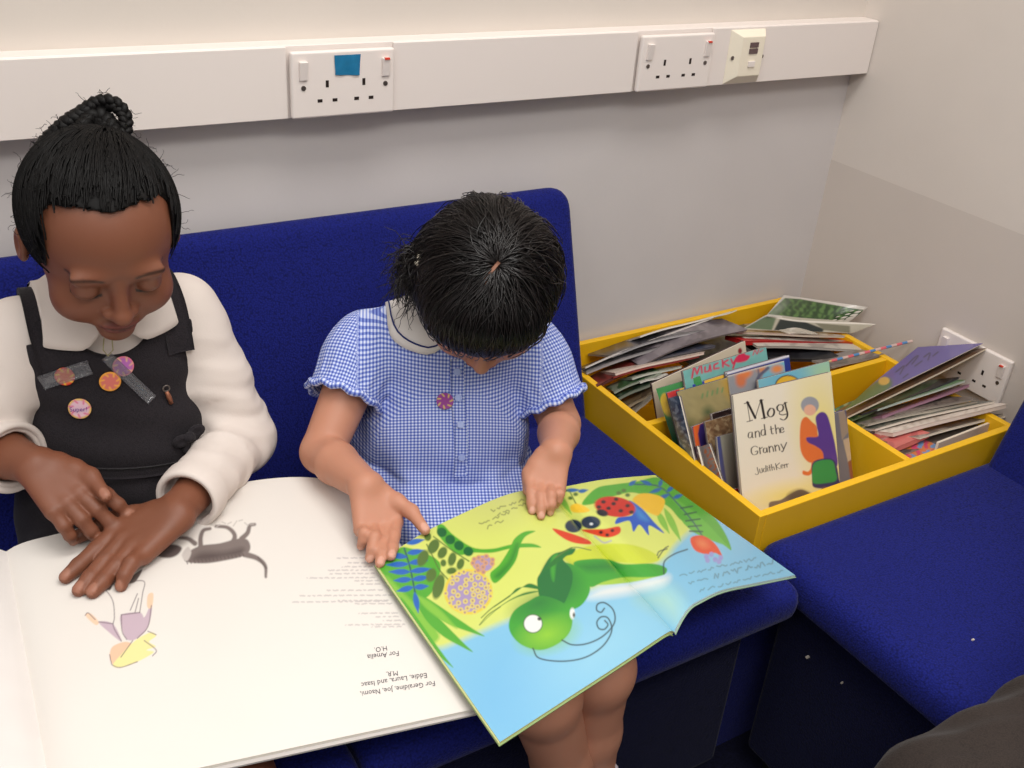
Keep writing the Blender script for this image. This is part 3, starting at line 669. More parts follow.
st=sticker(D,445,401,-.40,.0105,(C(150,60,150),C(146,50,140),C(245,235,245),C(220,190,90)),dress)
st['label']='round purple sticker with white lettering'
# socks and shoes
for a_,k_ in ((anL,knL),(anR,knR)):
    S=Shape(); u=nrm(k_-a_); S.cone(a_-V(0,0,.05),a_+u*.198,.026,.0345,k=.01); S.ell(a_+V(0,-.02,-.075),(.028,.07,.028),None,.02)
    q=lambda P: .0012*np.sin(P[:,2]*700)
    v,f=S.mesh(*bnd(a_+u*.198,a_-V(0,0,.1),m=.1),.003,disp=q); mk('sock',v,f,M_sock,girl,smooth=True)
    S=Shape(); S.ell(a_+V(0,-.03,-.085),(.036,.092,.030),None,.02); v,f=S.mesh(*bnd(a_-V(0,0,.085),m=.14),.004,clip=lambda P:(P[:,2]-(a_[2]-.065)).astype(np.float32)); mk('shoe',v,f,M_shoe,girl,smooth=True)
# hair: cap plus locks flowing from the parting at the crown
HS=Shape(); Q=lambda x,y,z: hc+x*HR1[0]+y*HR1[1]+z*HR1[2]
HS.ell(Q(0,-.012,.026),(.083,.093,.080),HR1,.02); HS.ell(Q(0,-.055,-.03),(.072,.045,.062),HR1,.03)
HS.ell(Q(-.058,-.03,-.01),(.030,.048,.052),HR1,.02); HS.ell(Q(.060,-.025,-.005),(.030,.050,.055),HR1,.02)
HS.ell(Q(0,.052,.054),(.062,.036,.036),HR1,.02)
def hclip(P):
    u=(P-hc)@HR1.T; x,y,z=u.T; zl=.030+.25*np.abs(x)-.04*np.sin(x*60)*.1; face=np.minimum(y-.036,zl-z)   # inside the face opening
    face=np.minimum(face,.060-np.abs(x)); neck=np.maximum(-.075-z,-.2); return np.maximum(face,neck).astype(np.float32)
v,f=HS.mesh(*bnd(hc,m=.14),.003,clip=hclip)
hair=mk('hair',v,f,M_hair1,girl,smooth=True)
crown=V(*at(503,256,z=.885)); crown=HS.conform(crown[None],.0)[0]
cu=(crown-hc)@HR1.T
def locks(n,seed,L0,L1,off,wav):
    r=np.random.default_rng(seed); az=r.uniform(0,2*math.pi,n); Ln=r.uniform(L0,L1,n); N=HS.grad(crown[None])[0]; e1=nrm(np.cross(N,V(0,0,1))); e2=np.cross(N,e1); M=15
    P=crown+ (np.cos(az)[:,None]*e1+np.sin(az)[:,None]*e2)*r.uniform(.0,.012,n)[:,None]; d=np.cos(az)[:,None]*e1+np.sin(az)[:,None]*e2; out=[]; sw=r.normal(0,wav,n)
    offs=off*r.uniform(.3,1.6,n)
    for i in range(M):
        g=HS.grad(P); P=P-g*(HS.ev(P)-offs*(1 if i>0 else .2))[:,None]; out.append(P.copy()); d=nrm(d-g*(d*g).sum(1)[:,None]); side=np.cross(g,d); dn=V(0,0,-1)-g*(g@V(0,0,-1))[:,None]
        d=nrm(d+side*(sw*math.sin(i*.7))[:,None]+.10*dn); P=P+d*(Ln/M)[:,None]
    return np.stack(out,1)
P=np.concatenate([locks(2600,1,.10,.185,.003,.10),locks(500,2,.08,.20,.006,.25)])
uu=(P-hc)@HR1.T; bad=((uu[...,1]>.052)&(uu[...,2]<.028)&(np.abs(uu[...,0])<.056)); first=np.where(bad.any(1),bad.argmax(1),99)
for i in range(P.shape[1]): m_=first<=i; P[m_,i]=P[m_,np.maximum(first[m_]-1,0)]
r_=np.random.default_rng(8); n_=380; a0=HS.conform(at(414,262,y=hc[1]+.035)+r_.normal(0,.013,(n_,3)),-.004); out=[a0]; d_=nrm(CM@V(-1,-.2,0)+r_.normal(0,.55,(n_,3))); q=a0.copy()
for i in range(14): d_=nrm(d_+r_.normal(0,.28,(n_,3))+V(0,0,-.22)*(i>1)); q=q+d_*(.0046*r_.uniform(.5,1.1,(n_,1))); out.append(q.copy())
v,f=strands(np.stack(out,1),.0008,.0003); mk('loose_strands',v,f,M_hair1,hair,smooth=True)
v,f=strands(P,.0011,.0005); mk('hair_locks',v,f,M_hair1,hair,smooth=True)
pp=np.array([crown+(at(483,280,z=.86)-crown)*t for t in np.linspace(-.1,1.0,8)]); 
pv,pf=band(HS,pp,.004,.0062,.002); mk('parting',pv,pf,mat('scalp',SK1*.55,.6),hair,smooth=True)
for q in ((408,254),(411,262)):
    c=at(*q,y=hc[1]+.01); c=HS.conform(c[None],.004)[0]
    s_=Shape(); s_.sph(c,.0035); v,f=s_.mesh(c-.006,c+.006,.001); mk('hair_bead',v,f,M_cream,hair,smooth=True)
# ------------------------------------------------------------------ child in the dark pinafore
SK2=C(128,78,56,1.12)
M_skin2=mat('deep_brown_skin',(0,0,0),.5,.4,attr=True,sss=.08,bump=.06,bscale=900)
M_hair2=mat('black_hair',C(9,7,7,1),.55,.2,var=.3,vscale=80)
M_blouse=mat('white_blouse',C(226,214,206),.85,.15,bump=.25,bscale=420,bdist=.0006)
M_pina=weave_mat('charcoal_pinafore',C(52,48,52),C(34,31,34),.0014,bump=.4,var=.15)
K=Shape(); kx=-1.387
kp=V(kx,-.20,.515); kb=V(kx,-.197,.60); kc=V(kx,-.175,.70); kn=V(kx-.002,-.175,.765); khc=V(-1.391,-.262,.884)
ksL=V(-1.478,-.175,.742); ksR=V(-1.298,-.175,.742)
K.ell(kp,(.112,.070,.075),None,.03); K.ell(kb,(.100,.070,.085),None,.03); K.ell(kc,(.098,.068,.085),None,.03); K.cone(ksL,ksR,.034,.034,k=.03)
keR=at(240,438,y=-.235); kwR=at(176,513,z=.592); keL=at(-18,446,y=-.20); kwL=at(36,466,z=.640)
kl=Shape()
for h_,k_,a_ in ((V(kx-.05,-.2,.488),V(kx-.125,-.50,.485),V(kx-.13,-.70,.13)),(V(kx+.05,-.2,.488),V(kx-.025,-.50,.485),V(kx-.04,-.70,.13))):
    k_=k_+V(0,-.175,0); kl.cone(h_,k_,.053,.044,k=.02); kl.chain([k_,k_*.5+a_*.5+V(0,.004,0),a_],[.041,.034,.024],k=.015)
ka=Shape(); kinf=[]
for s_,e_,w_ in ((ksL,keL,kwL),(ksR,keR,kwR)): ka.chain([s_,e_],[.034,.028],k=.012); ka.chain([e_,e_*.6+w_*.4,w_],[.029,.027,.020],k=.008)
kinf+=hand(ka,kwL,at(74,500,z=.618)-kwL,V(-.1,-.55,.8),.125,-1,curl=(.3,.35,.4,.5),thumb=(at(106,496,z=.625),0))
kinf+=hand(ka,kwR,at(128,545,z=.578)-kwR,V(0,-.1,1),.132,1,fat=1.1,
   tips=[at(66,577,z=.567),at(79,590,z=.567),at(93,592,z=.567),at(121,586,z=.567)],thumb=(at(77,537,z=.570),0))
HR2=frame(nrm(V(-.02,-.80,-.42)),V(0,-.3,.95))
kh=Shape(); head(kh,khc,HR2,1.04); kh.cone(kn-V(0,0,.03),khc-HR2[2]*.045-HR2[1]*.018,.036,.034,k=.02)
v,f=skin_mesh([(K,*bnd(kp,kb,ksL,ksR,m=.13),.006),(kl,*bnd((kx-.1,-.2,.5),(kx+.1,-.7,.1),m=.08),.005),(kh,*bnd(khc,kn,m=.12),.0018),
 (ka,*bnd(keL,kwL,*[i[0] for i in kinf[:5]],m=.04),.002),(ka,*bnd(kwR,kwR+(keR-kwR)*.4,*[i[0] for i in kinf[5:]],m=.03),.0018)])
col=facecol(v,khc,HR2,SK2,1.04,C(120,62,55),C(18,12,10)); col[np.linalg.norm(v-khc,axis=1)>.125]=SK2
col=nails(col,v,kinf,C(176,122,100),SK2,.6)
kid=mk('person',v,f,M_skin2,smooth=True,col=col)
tag(kid,'child in white blouse and charcoal pinafore, one hand spread on the big white book','person')
# blouse
B=Shape(); B.merge(K.grown(.005))
for s_,e_,w_,end,ri in ((ksR,keR,kwR,.84,.033),(ksL,keL,kwL,.60,.036)):
    d_=nrm(e_-s_); B.ell(s_+d_*.034+V(0,0,.004),(.052,.045,.045),frame(d_,V(0,0,1))[[1,0,2]],.015)
    m_=s_*.5+e_*.5; c_=e_+(w_-e_)*end; B.chain([s_,m_,e_,c_],[.044,.045,.043,ri],k=.012)
def bfold(P):
    o=np.zeros(len(P))
    for s_,e_,w_ in ((ksR,keR,kwR),(ksL,keL,kwL)):
        for a_,b_,ph in ((s_,e_,0),(e_,w_,2)):
            d_=nrm(b_-a_); L_=np.linalg.norm(b_-a_); t=(P-a_)@d_; q=P-a_-t[:,None]*d_; n_=np.linalg.norm(q,axis=1); b1=nrm(np.cross(d_,V(0,-1,.2))); an=np.arctan2(q@b1,q@np.cross(b1,d_))
            tt=t/L_; env=(n_<.07)*np.clip(tt+.05,0,1)*np.clip(1.1-tt,0,1)*(np.exp(-((tt-(1 if ph==0 else .1))/.35)**2)+.35)
            o+=env*.8*(.0065*np.sin(t*150+3.2*np.sin(an+ph)+an*1.5)+.004*np.sin(t*80-an*3+ph)+.002*np.sin(an*6+t*60)+.0022*np.sin(t*330+5*np.sin(an*2+ph)))
    o-=0
    return o
cuts=[]
for s_,e_,w_,end,ri in ((ksR,keR,kwR,.84,.033),(ksL,keL,kwL,.60,.036)): cuts.append((e_+(w_-e_)*end,nrm(w_-e_),w_,e_))
def bclip(P):
    c=np.full(len(P),-1.)
    for c_,d_,w_,e_ in cuts:
        t=(P-c_)@d_; q=np.linalg.norm(P-c_-t[:,None]*d_,axis=1); m_=(q<.055)&(t>-.05)&(t<.08); c=np.maximum(c,np.where(m_,t,-1)); c=np.maximum(c,np.where(m_&(t>-.02),.029-q,-1))
    return np.maximum(c,.050-np.linalg.norm(P-kn-V(0,-.01,.03),axis=1)).astype(np.float32)
lo,hi=bnd(kp,kb,ksL,ksR,keR,kwR,keL,kwL,m=.08)
v,f=B.mesh(lo,hi,.003,disp=bfold,clip=bclip)
bl=mk('blouse',v,f,M_blouse,kid,smooth=True)
for (c_,d_,w_,e_),ri in zip(cuts,(.0335,.0365)):
    b1=nrm(np.cross(d_,V(0,0,1))); b2=np.cross(d_,b1); ring=lambda t,r:[c_+d_*t+(b1*math.cos(a)+b2*math.sin(a))*r for a in np.linspace(0,2*math.pi,41)[:-1]]
    R_=[ring(-.022,ri+.0055),ring(-.012,ri+.0055),ring(0,ri+.0045),ring(.004,ri+.002),ring(.002,ri-.003),ring(-.02,ri-.005)]
    v=np.array(R_).reshape(-1,3); F=np.array([(i*40+k,i*40+(k+1)%40,(i+1)*40+(k+1)%40,(i+1)*40+k) for i in range(5) for k in range(40)]); mk('cuff',v,F,M_blouse,bl,smooth=True)
X_,Y_=V(1,0,0),V(0,-1,0)
# pinafore
PN=Shape(); PN.merge(K.grown(.0125));
PN.ell(V(kx,-.20,.515),(.128,.082,.070),None,.03)
for s_ in (-1,1): PN.cone((kx+s_*.06,-.20,.490),(kx+s_*.065-.07,-.46,.487),.060,.058,k=.02)
PN.ell((kx-.03,-.33,.470),(.14,.16,.050),None,.03)
def pclip(P):
    c=np.full(len(P),-1.)
    c=np.maximum(c,(np.abs(P[:,0]-kx)-(.090+.55*np.maximum(0,.705-P[:,2])**1.1))*.8); c=np.maximum(c,(P[:,2]-.752)*.8)
    nk=((P[:,0]-kx)/.052)**2+((P[:,2]-.785)/.052)**2; c=np.maximum(c,np.where(P[:,1]<-.17,(1-nk)*.05,(.055-np.linalg.norm(P-kn,axis=1))))
    c=np.maximum(c,.445-P[:,2])
    return c.astype(np.float32)
def pfold(P):
    u=P[:,0]-kx; z=P[:,2]; o=.0022*np.sin(u*90+30*z)*np.clip((.60-z)/.08,0,1); o-=.0035*np.exp(-((z-.590+.05*u)/.005)**2)-.0*u; o+=.0015*np.sin(z*120+u*40); return o
v,f=PN.mesh(*bnd(kp,kb,ksL,ksR,(kx,-.5,.5),m=.13),.003,disp=pfold,clip=pclip)
pina=mk('pinafore',v,f,M_pina,kid,smooth=True)
for s_ in (-1,1):
    x_=kx+s_*.0705; sp_=cr([(x_+s_*.0,-.258,.722),(x_,-.250,.742),(x_-s_*.001,-.222,.768),(x_-s_*.003,-.18,.79),(x_-s_*.004,-.135,.775),(x_-s_*.004,-.115,.73)],6)
    v,f=band(B,sp_,.032,.0085,.007,n=6); mk('shoulder_strap',v,f,M_pina,pina,smooth=True)
# belt seam and bow
bp=[V(kx+math.sin(a)*.13,-.19-math.cos(a)*.11,.596-.02*math.sin(a)) for a in np.linspace(-1.3,1.3,24)]
v,f=band(PN,bp,.014,.003,.003); mk('waistband',v,f,M_pina,pina,smooth=True)
def px_on(S,px,py,y0,off=.002):
    c=V(*at(px,py,y=y0))
    for _ in range(8): c=S.conform(c[None],off,2)[0]; c=at(px,py,y=c[1]); 
    return S.conform(c[None],off)[0]
bc=px_on(PN,189,436,-.27,.008); BS=Shape(); ex=nrm(V(.85,.25,.25)); ez=nrm(V(-.2,-.1,1))
for s_ in (-1,1): BS.ell(bc+ex*s_*.011,(.0105,.004,.0085),frame(V(0,-1,0),ez),.002); BS.ell(bc+ex*s_*.011+V(0,-.005,0),(.006,.003,.0045),frame(V(0,-1,0),ez),.002,'d'); BS.cone(bc,bc+ex*s_*.008-ez*.016,.003,.005,k=.002)
BS.sph(bc+V(0,-.003,0),.0065,k=.002); v,f=BS.mesh(bc-.04,bc+.04,.0014); mk('bow',v,f,M_pina,pina,smooth=True)
# collar
for a0,a1 in ((.20,2.4),(-.20,-2.4)):
    collar(B,kn+V(0,0,-.002),X_,Y_,.040,.034,M_blouse,bl,a0,a1,off=.0145)
# stickers, tape, zip pull
Y0=-.262
c_or=(C(236,150,50),C(238,140,70),C(120,40,130),C(250,210,80))
o=sticker(PN,65,376,Y0,.0105,(C(225,70,50),C(240,120,60),C(120,40,60),C(250,205,70)),pina); o['label']='red and yellow sticker under clear tape'
o=sticker(PN,123,366,Y0,.0115,(C(230,120,150),C(190,110,190),C(90,40,130),C(240,190,150)),pina); o['label']='lilac and pink round sticker'
o=sticker(PN,110,381,Y0,.0115,(C(240,160,60),C(224,120,110),C(110,50,150),C(250,180,80)),pina); o['label']='orange round sticker'
o=sticker(PN,80,408,Y0,.0122,(C(236,190,110),C(240,200,215),C(110,50,150),C(232,120,160)),pina,text='Super!'); o['label']='pink round sticker with a purple word'
M_tapeclr=mat('clear_tape',C(140,140,145),.12,.8,coat=.6); M_tapeclr.node_tree.nodes['Principled BSDF'].inputs['Alpha'].default_value=.28
for (x0_,y0_,x1_,y1_,w_) in ((41,383,90,367,.017),(106,356,152,400,.013)):
    path=[px_on(PN,x0_+(x1_-x0_)*t,y0_+(y1_-y0_)*t,Y0,.0036) for t in np.linspace(0,1,9)]
    v,f=band(PN,path,w_,.0042,.0004); mk('clear_tape',v,f,M_tapeclr,pina,smooth=True)
zc=px_on(PN,166,388,Y0,.004); t=MB(); t.tube([zc+V(math.cos(a)*.0038,-.001,math.sin(a)*.0038) for a in np.linspace(0,6.283,17)],.0009,6,cap=False); z_=t.build('pull_ring',M_screw,pina,smooth=True)
MB().tube([zc+V(0,-.001,-.004),zc+V(.002,-.001,-.012),zc+V(.004,-.001,-.021)],[.0022,.003,.0026],8).build('zip_pull',mat('brass',C(150,95,70,1),.4,.6,metal=.5),pina,smooth=True)
np_=px_on(PN,108,352,Y0,.004); MB().tube([px_on(PN,x,y,Y0,.004) for x,y in ((104,338),(103,350),(108,356),(113,350),(112,340))],.0007,5).build('neck_cord',mat('cord',C(180,170,120),.4),pina,smooth=True)
# tights, shoes
for s_,a_ in ((-1,V(kx-.13,-.70,.13)),(1,V(kx-.04,-.70,.13))):
    S=Shape(); S.ell(a_+V(0,-.03,-.085),(.036,.092,.030),None,.02); v,f=S.mesh(*bnd(a_-V(0,0,.085),m=.14),.004); mk('shoe',v,f,M_shoe,kid,smooth=True)
# hair
KH=Shape(); Q=lambda x,y,z: khc+1.04*(x*HR2[0]+y*HR2[1]+z*HR2[2])
KH.ell(Q(0,-.010,.026),(.078,.090,.0765),HR2,.02); KH.ell(Q(0,-.05,-.025),(.068,.045,.055),HR2,.02); 
def kclip(P):
    u=(P-khc)@HR2.T/1.04; x,y,z=u.T; face=np.minimum(np.minimum(y-.018,.080-z-.45*np.maximum(np.abs(x)-.03,0)),.058-np.abs(x)+.15*np.maximum(-z,0)); ear=np.minimum(y-.012,-.030-z)*1.0
    return np.maximum(np.maximum(face,ear),-.075-z).astype(np.float32)
def krow(P):
    u=(P-khc)@HR2.T; an=np.arctan2(u[:,0],u[:,2]+.05); return .0018*np.abs(np.sin(an*12))
v,f=KH.mesh(*bnd(khc,m=.13),.0022,clip=kclip,disp=krow); khair=mk('hair',v,f,M_hair2,kid,smooth=True)
r_=np.random.default_rng(4); n_=1800; q=v[r_.integers(0,len(v),n_)]; knot=at(104,140,y=-.235); out=[]
for i in range(10):
    g=KH.grad(q); q=q-g*(KH.ev(q)-.0012)[:,None]; out.append(q.copy()); d=knot-q; L_=np.linalg.norm(d,axis=1,keepdims=True); d=d/L_; d=nrm(d-g*(d*g).sum(1)[:,None]*.9+r_.normal(0,.08,(n_,3))); q=q+d*np.minimum(.006,L_*.3)
out=np.stack(out,1); uu=(out-khc)@HR2.T/1.04; bad=(uu[...,1]>.02)&(uu[...,2]<.078-.45*np.maximum(np.abs(uu[...,0])-.03,0))&(np.abs(uu[...,0])<.056); out=out[~bad.any(1)]
sv,sf=strands(out,.0009,.0006); mk('hair_strands',sv,sf,M_hair2,khair,smooth=True)
def plait(px,ydep,r,name,par):
    c=cr([at(x,y,y=d) for (x,y),d in zip(px,ydep)],14); T=nrm(np.gradient(c,axis=0)); s=np.concatenate([[0],np.cumsum(np.linalg.norm(np.diff(c,axis=0),axis=1))]); n0=nrm(np.cross(T,V(0,-1,0))); n1=np.cross(T,n0); m=MB(); R_=np.interp(np.linspace(0,1,len(c)),np.linspace(0,1,len(r)),r)
    for k in range(3):
        ph=k*2.094; a=s*300+ph; p=c+(n0*np.cos(a)[:,None]+n1*.55*np.sin(2*a)[:,None])*(R_*.55)[:,None]; m.tube(p,R_*.58,7)
    o=m.build(name,M_hair2,par,smooth=True)
    rr=np.random.default_rng(len(px)); i=rr.integers(0,len(c),170); q=c[i]+rr.normal(0,1,(170,3))*R_[i][:,None]*.6; d=nrm(rr.normal(0,1,(170,3))); out=[q]
    for j in range(6): d=nrm(d+rr.normal(0,.5,(170,3))); q=q+d*.0024; out.append(q)
    v,f=strands(np.stack(out,1),.0004,.0002); tag(mk('flyaway_hair',v,f,M_hair2,o,smooth=True),kind='stuff'); return o
fr=np.random.default_rng(21); n_=260; q=v[fr.integers(0,len(v),n_)] if 0 else out[fr.integers(0,len(out),n_),fr.integers(0,6,n_)]; d=nrm(KH.grad(q)+fr.normal(0,.7,(n_,3))); o_=[q]
for j in range(7): d=nrm(d+fr.normal(0,.45,(n_,3))); q=q+d*.0022; o_.append(q)
sv,sf=strands(np.stack(o_,1),.00035,.0002); tag(mk('flyaway_hair',sv,sf,M_hair2,khair,smooth=True),kind='stuff')
plait([(112,150),(124,135),(125,116),(114,104),(100,105),(86,116),(70,127),(52,143),(38,160),(29,182),(27,205),(32,232),(40,255)],[-.235,-.23,-.22,-.21,-.20,-.20,-.20,-.20,-.195,-.19,-.19,-.195,-.20],[.007,.007,.007,.008,.010,.012,.0125,.012,.011,.010,.009,.007,.004],'plait',khair)
plait([(96,150),(88,140),(78,136),(62,148),(48,168),(40,190),(38,215),(44,238)],[-.24,-.235,-.22,-.21,-.205,-.20,-.20,-.21],[.008,.010,.012,.012,.011,.010,.009,.006],'plait',khair)
plait([(118,160),(110,132),(98,118),(86,130),(84,150)],[-.25,-.225,-.205,-.215,-.24],[.010,.012,.012,.012,.009],'plait',khair)
# ------------------------------------------------------------------ sheets with printed pictures
M_page=mat('printed_page',(0,0,0),.5,.3,attr=True)
M_gloss=mat('glossy_print',(0,0,0),.28,.5,attr=True,coat=.15)
def sheet(name,S,nu,nv,th,art,par,M=None,edge=(230,224,212),label=None):
    """curved sheet or thin block: S(u,v) (N,2)->(N,3) top surface, th thickness, art(px,py)->colours"""
    U,Vv=np.meshgrid(np.linspace(0,1,nu),np.linspace(0,1,nv),indexing='ij'); T=S(U.ravel(),Vv.ravel()); B=S(*[a.ravel() for a in np.meshgrid(np.linspace(0,1,nu),np.linspace(0,1,nv),indexing='ij')])
    du=S(np.clip(U.ravel()+.01,0,1),Vv.ravel())-S(np.clip(U.ravel()-.01,0,1),Vv.ravel()); dv=S(U.ravel(),np.clip(Vv.ravel()+.01,0,1))-S(U.ravel(),np.clip(Vv.ravel()-.01,0,1)); N=nrm(np.cross(du,dv)); s=1 if N[:,2].mean()>0 else -1; N=N*s
    if abs(N[:,2].mean())<.2: 
        tw=nrm(CP-T.mean(0)); s2=1 if (N.mean(0)@tw)>0 else -1; N=N*s2; s*=s2
    Bt=T-N*th; e=len(T); F=grid_faces(nu,nv); F=F if s>0 else F[:,::-1]
    i=np.arange(nu-1); j=np.arange(nv-1); sd=[]
    for a,b in ((i*nv,(i+1)*nv),((i+1)*nv+nv-1,i*nv+nv-1),(j+1,j),((nu-1)*nv+j,(nu-1)*nv+j+1)):
        q=np.stack([a,b,b+e,a+e],1); sd.append(q[:,::-1] if s>0 else q)
    # separate side vertices so edges keep their own colour
    sdv=np.vstack(sd); us,inv=np.unique(sdv,return_inverse=True); vv=np.vstack([T,Bt]); side_v=vv[us]; sdf=inv.reshape(sdv.shape)+2*e
    c=art(*pr(T)); ec=C(*edge); col=np.vstack([c,np.tile(ec,(e,1)),np.tile(ec,(len(us),1))])
    o=mk(name,np.vstack([vv,side_v]),np.vstack([F,F[:,::-1]+e,sdf]),M or M_page,par,smooth=False,col=col)
    me=o.data; sm=np.zeros(len(me.polygons),bool); sm[:2*len(F)]=True; me.polygons.foreach_set('use_smooth',sm)
    if label: o['label']=label
    return o
def lerp(a,b,t): return a*(1-t)+b*t
def polyS(top,bot,extra=None):
    top=np.array(top);bot=np.array(bot)
    def arc(P):
        s=np.concatenate([[0],np.cumsum(np.linalg.norm(np.diff(P,axis=0),axis=1))]); return s/s[-1]
    at_,ab=arc(top),arc(bot)
    def S(u,v):
        a=np.stack([np.interp(u,at_,top[:,i]) for i in range(3)],1); b=np.stack([np.interp(u,ab,bot[:,i]) for i in range(3)],1); p=a*(1-v[:,None])+b*v[:,None]
        if extra is not None: p=p+extra(u,v)
        return p
    return S
def pagetext(body,p0,p1,h,zfun,M,par,name='lettering'):
    """printed line: baseline from photo point p0 to p1 as read, letters h photo-pixels tall, lying on the page"""
    v,f=text_mesh(body,1); w=v[:,0].max(); ex=(np.array(p1)-p0)/w; n=np.array([ex[1],-ex[0]]); n=n/np.hypot(*n); up=n*h/.72
    P=np.array(p0)+v[:,:1]*ex+v[:,1:]*up; out=np.array([zfun(x,y) for x,y in P]); return mk(name,out,f,M,par)
Z1=.560
M_ink=mat('grey_ink',C(90,86,92),.6)
b1=empty('picture_book',(*at(200,640,z=Z1)[:2],Z1-.008)); tag(b1,'huge open picture book with mostly white pages across both children\'s laps','book')
topx=cr([(5,543),(60,533),(115,517),(180,497),(245,482),(300,477),(340,483),(374,500)],5); T1=np.array([at(x,y,z=Z1) for x,y in topx])
botx=[(52,801),(200,768),(470,710),(492,704)]; B1=np.array([at(x,y,z=Z1) for x,y in botx])
ex1=lambda u,v: np.stack([0*u,0*u,-.012*np.exp(-u/.035)+.004*np.sin(u*3.1)*np.sin(v*3)-.0*u],1)
S1=polyS(T1,B1,ex1)
sc_=lambda X,Y:(60+X*.2344,500+Y*.2344)
def L_(f,pts): return [f(*p) for p in pts]
def art1(X,Y):
    A=Art(X,Y,C(233,227,220)); A.c*= (1+.012*A.noise(.05,3))[:,None]
    g1=C(128,116,112); g2=C(96,84,82)
    m=lambda *p: L_(sc_,p)
    # brown wash animal lying upside down: plain silhouette
    A.soft=.9
    A.poly(m((535,262),(545,225),(600,195),(680,185),(760,165),(800,170),(812,205),(790,235),(720,255),(620,270)),g1)
    A.poly(m((560,255),(600,220),(700,215),(780,200),(780,235),(700,250),(620,265)),g2,alpha=.6,soft=2)
    A.poly(m((410,235),(440,195),(490,190),(520,205),(500,235),(460,248)),g2,alpha=.9); A.poly(m((520,235),(545,200),(560,225),(540,262)),C(205,196,190))
    for p in ([(600,200),(600,160),(612,130),(640,122)],[(735,190),(745,150),(715,118),(665,112)],[(775,165),(800,140),(810,110),(830,104)],[(575,185),(545,165),(500,160)]): A.stroke(m(*p),g1,5,3)
    A.stroke(m((790,232),(840,248),(875,280),(878,328)),g1,6,2.5); A.stroke(m((845,245),(880,290)),g2,1)
    for k in range(14): A.stroke(m((500+24*k,88+((k*37)%29)),(514+24*k,82+((k*53)%29))),C(190,184,178),.8)
    for k in range(16): A.stroke(m((540+16*k,262-2.2*k),(544+16*k,272-2.2*k)),g2,.7)
    # small figure, upside down: plain shapes
    A.soft=.6; lil=C(200,178,190); ln=C(120,105,110)
    A.poly(m((262,490),(340,480),(360,500),(385,450),(392,470),(375,540),(330,590),(285,595),(262,540)),lil); A.poly(m((165,520),(225,528),(262,602),(210,565)),lil)
    A.poly(m((108,492),(130,484),(165,520),(150,532)),C(240,205,175)); A.poly(m((375,405),(398,400),(392,458),(372,455)),C(240,205,175))
    A.poly(m((212,660),(225,625),(275,605),(305,615),(290,650),(235,700),(218,690)),C(240,196,165)); 
    A.poly(m((225,705),(260,660),(320,600),(385,565),(410,580),(380,605),(408,625),(370,640),(400,650),(330,690),(260,714)),C(238,228,160))
    for p in ([(190,375),(225,430),(232,500),(228,540),(262,602)],[(220,362),(290,350),(358,347),(352,400),(340,480)],[(262,490),(340,480)],[(262,490),(265,560),(285,595)],[(300,470),(330,400)],[(320,480),(335,420)],[(212,660),(218,690),(225,705),(260,714),(330,690)],[(375,560),(410,575)],[(360,600),(410,640),(395,665)],[(390,450),(375,540),(330,590)],[(108,492),(120,482),(150,510)],[(165,520),(225,528)],[(310,600),(260,670)]): A.stroke(m(*p),ln,.8)
    A.poly(m((185,372),(205,355),(222,362),(212,385)),C(110,95,90)); A.poly(m((280,350),(350,295),(320,350)),C(110,100,95))
    # lines of small print
    q=lambda X,Y:(270+X*.2345,540+Y*.2345); r=np.random.default_rng(2)
    for (xa,xb,y) in ((285,430,76),(330,432,97),(302,436,113),(240,440,128),(245,445,143),(155,448,160),(360,462,174),(385,470,188),(240,480,214),(115,520,236),(90,500,262),(285,505,258),(350,520,272),(375,545,313),(445,548,328),(480,560,345),(318,575,362),(430,560,371)):
        x=xb
        while x>xa:
            w=r.uniform(12,34); x2=max(xa,x-w); y0=y+(xb-x)*.03*(-.2)+(430-x)*.015; 
            for k in range(int((x-x2)/4)): A.stroke([q(x-4*k,y0+r.uniform(-1,1)),q(x-4*k-3.0,y0+r.uniform(-2.5,2.5))],C(186,178,178),.9,alpha=.7)
            x=x2-7
    return A.c
sheet('page',S1,560,420,.003,art1,b1)
# left page continues out of the picture
s0,s1=T1[0],B1[0]
def SL(u,v):
    p=lerp(s0,s1,v[:,None])+np.stack([-.37*u,.03*u,-.012*np.exp(-u/.035)-.004*u+.012*np.sin(np.clip(u*3,0,3.14))*1.0],1); return p
def artL(X,Y):
    A=Art(X,Y,C(232,226,222)); A.c*=(1+.03*A.noise(.09,8))[:,None]; return A.c
sheet('page',SL,60,60,.003,artL,b1)
cov=lambda S: (lambda u,v: S(u*1.012-.0,v*1.02-.01)+V(0,0,-.0034))
def coverS(u,v): return S1(np.clip(u,0,1),np.clip(v,0,1))+np.stack([.006*(u-.5),-.008*(v-.5),-.0034+0*u],1)
def coverL(u,v): return SL(u,v)+np.stack([-.006*(u-.2),-.008*(v-.5),-.0034+0*u],1)
plain=lambda c:(lambda X,Y: np.tile(C(*c),(len(X),1)))
sheet('cover',coverS,40,30,.002,plain((196,190,186)),b1,edge=(196,190,186)); sheet('cover',coverL,30,20,.002,plain((196,190,186)),b1,edge=(196,190,186))
PG=S1(*[q.ravel() for q in np.meshgrid(np.linspace(.6,1,90),np.linspace(.3,1,90),indexing='ij')])
def z1(x,y):
    z=Z1
    for _ in range(3): p=at(x,y,z=z); i=((PG[:,:2]-p[:2])**2).sum(1).argmin(); z=PG[i,2]
    return p+V(0,0,.0004)
for body,p0,p1,h in (('For Geraldine, Joe, Naomi,',(435,681),(360,692),5.2),('Eddie, Laura, and Isaac',(427,673),(361,683),5.2),('M.R.',(398,671),(386,672),5),('For Amelia',(399,651),(367,655),5.2),('H.O.',(387,646),(374,648),5)):
    pagetext(body,p0,p1,h,z1,M_ink,b1)
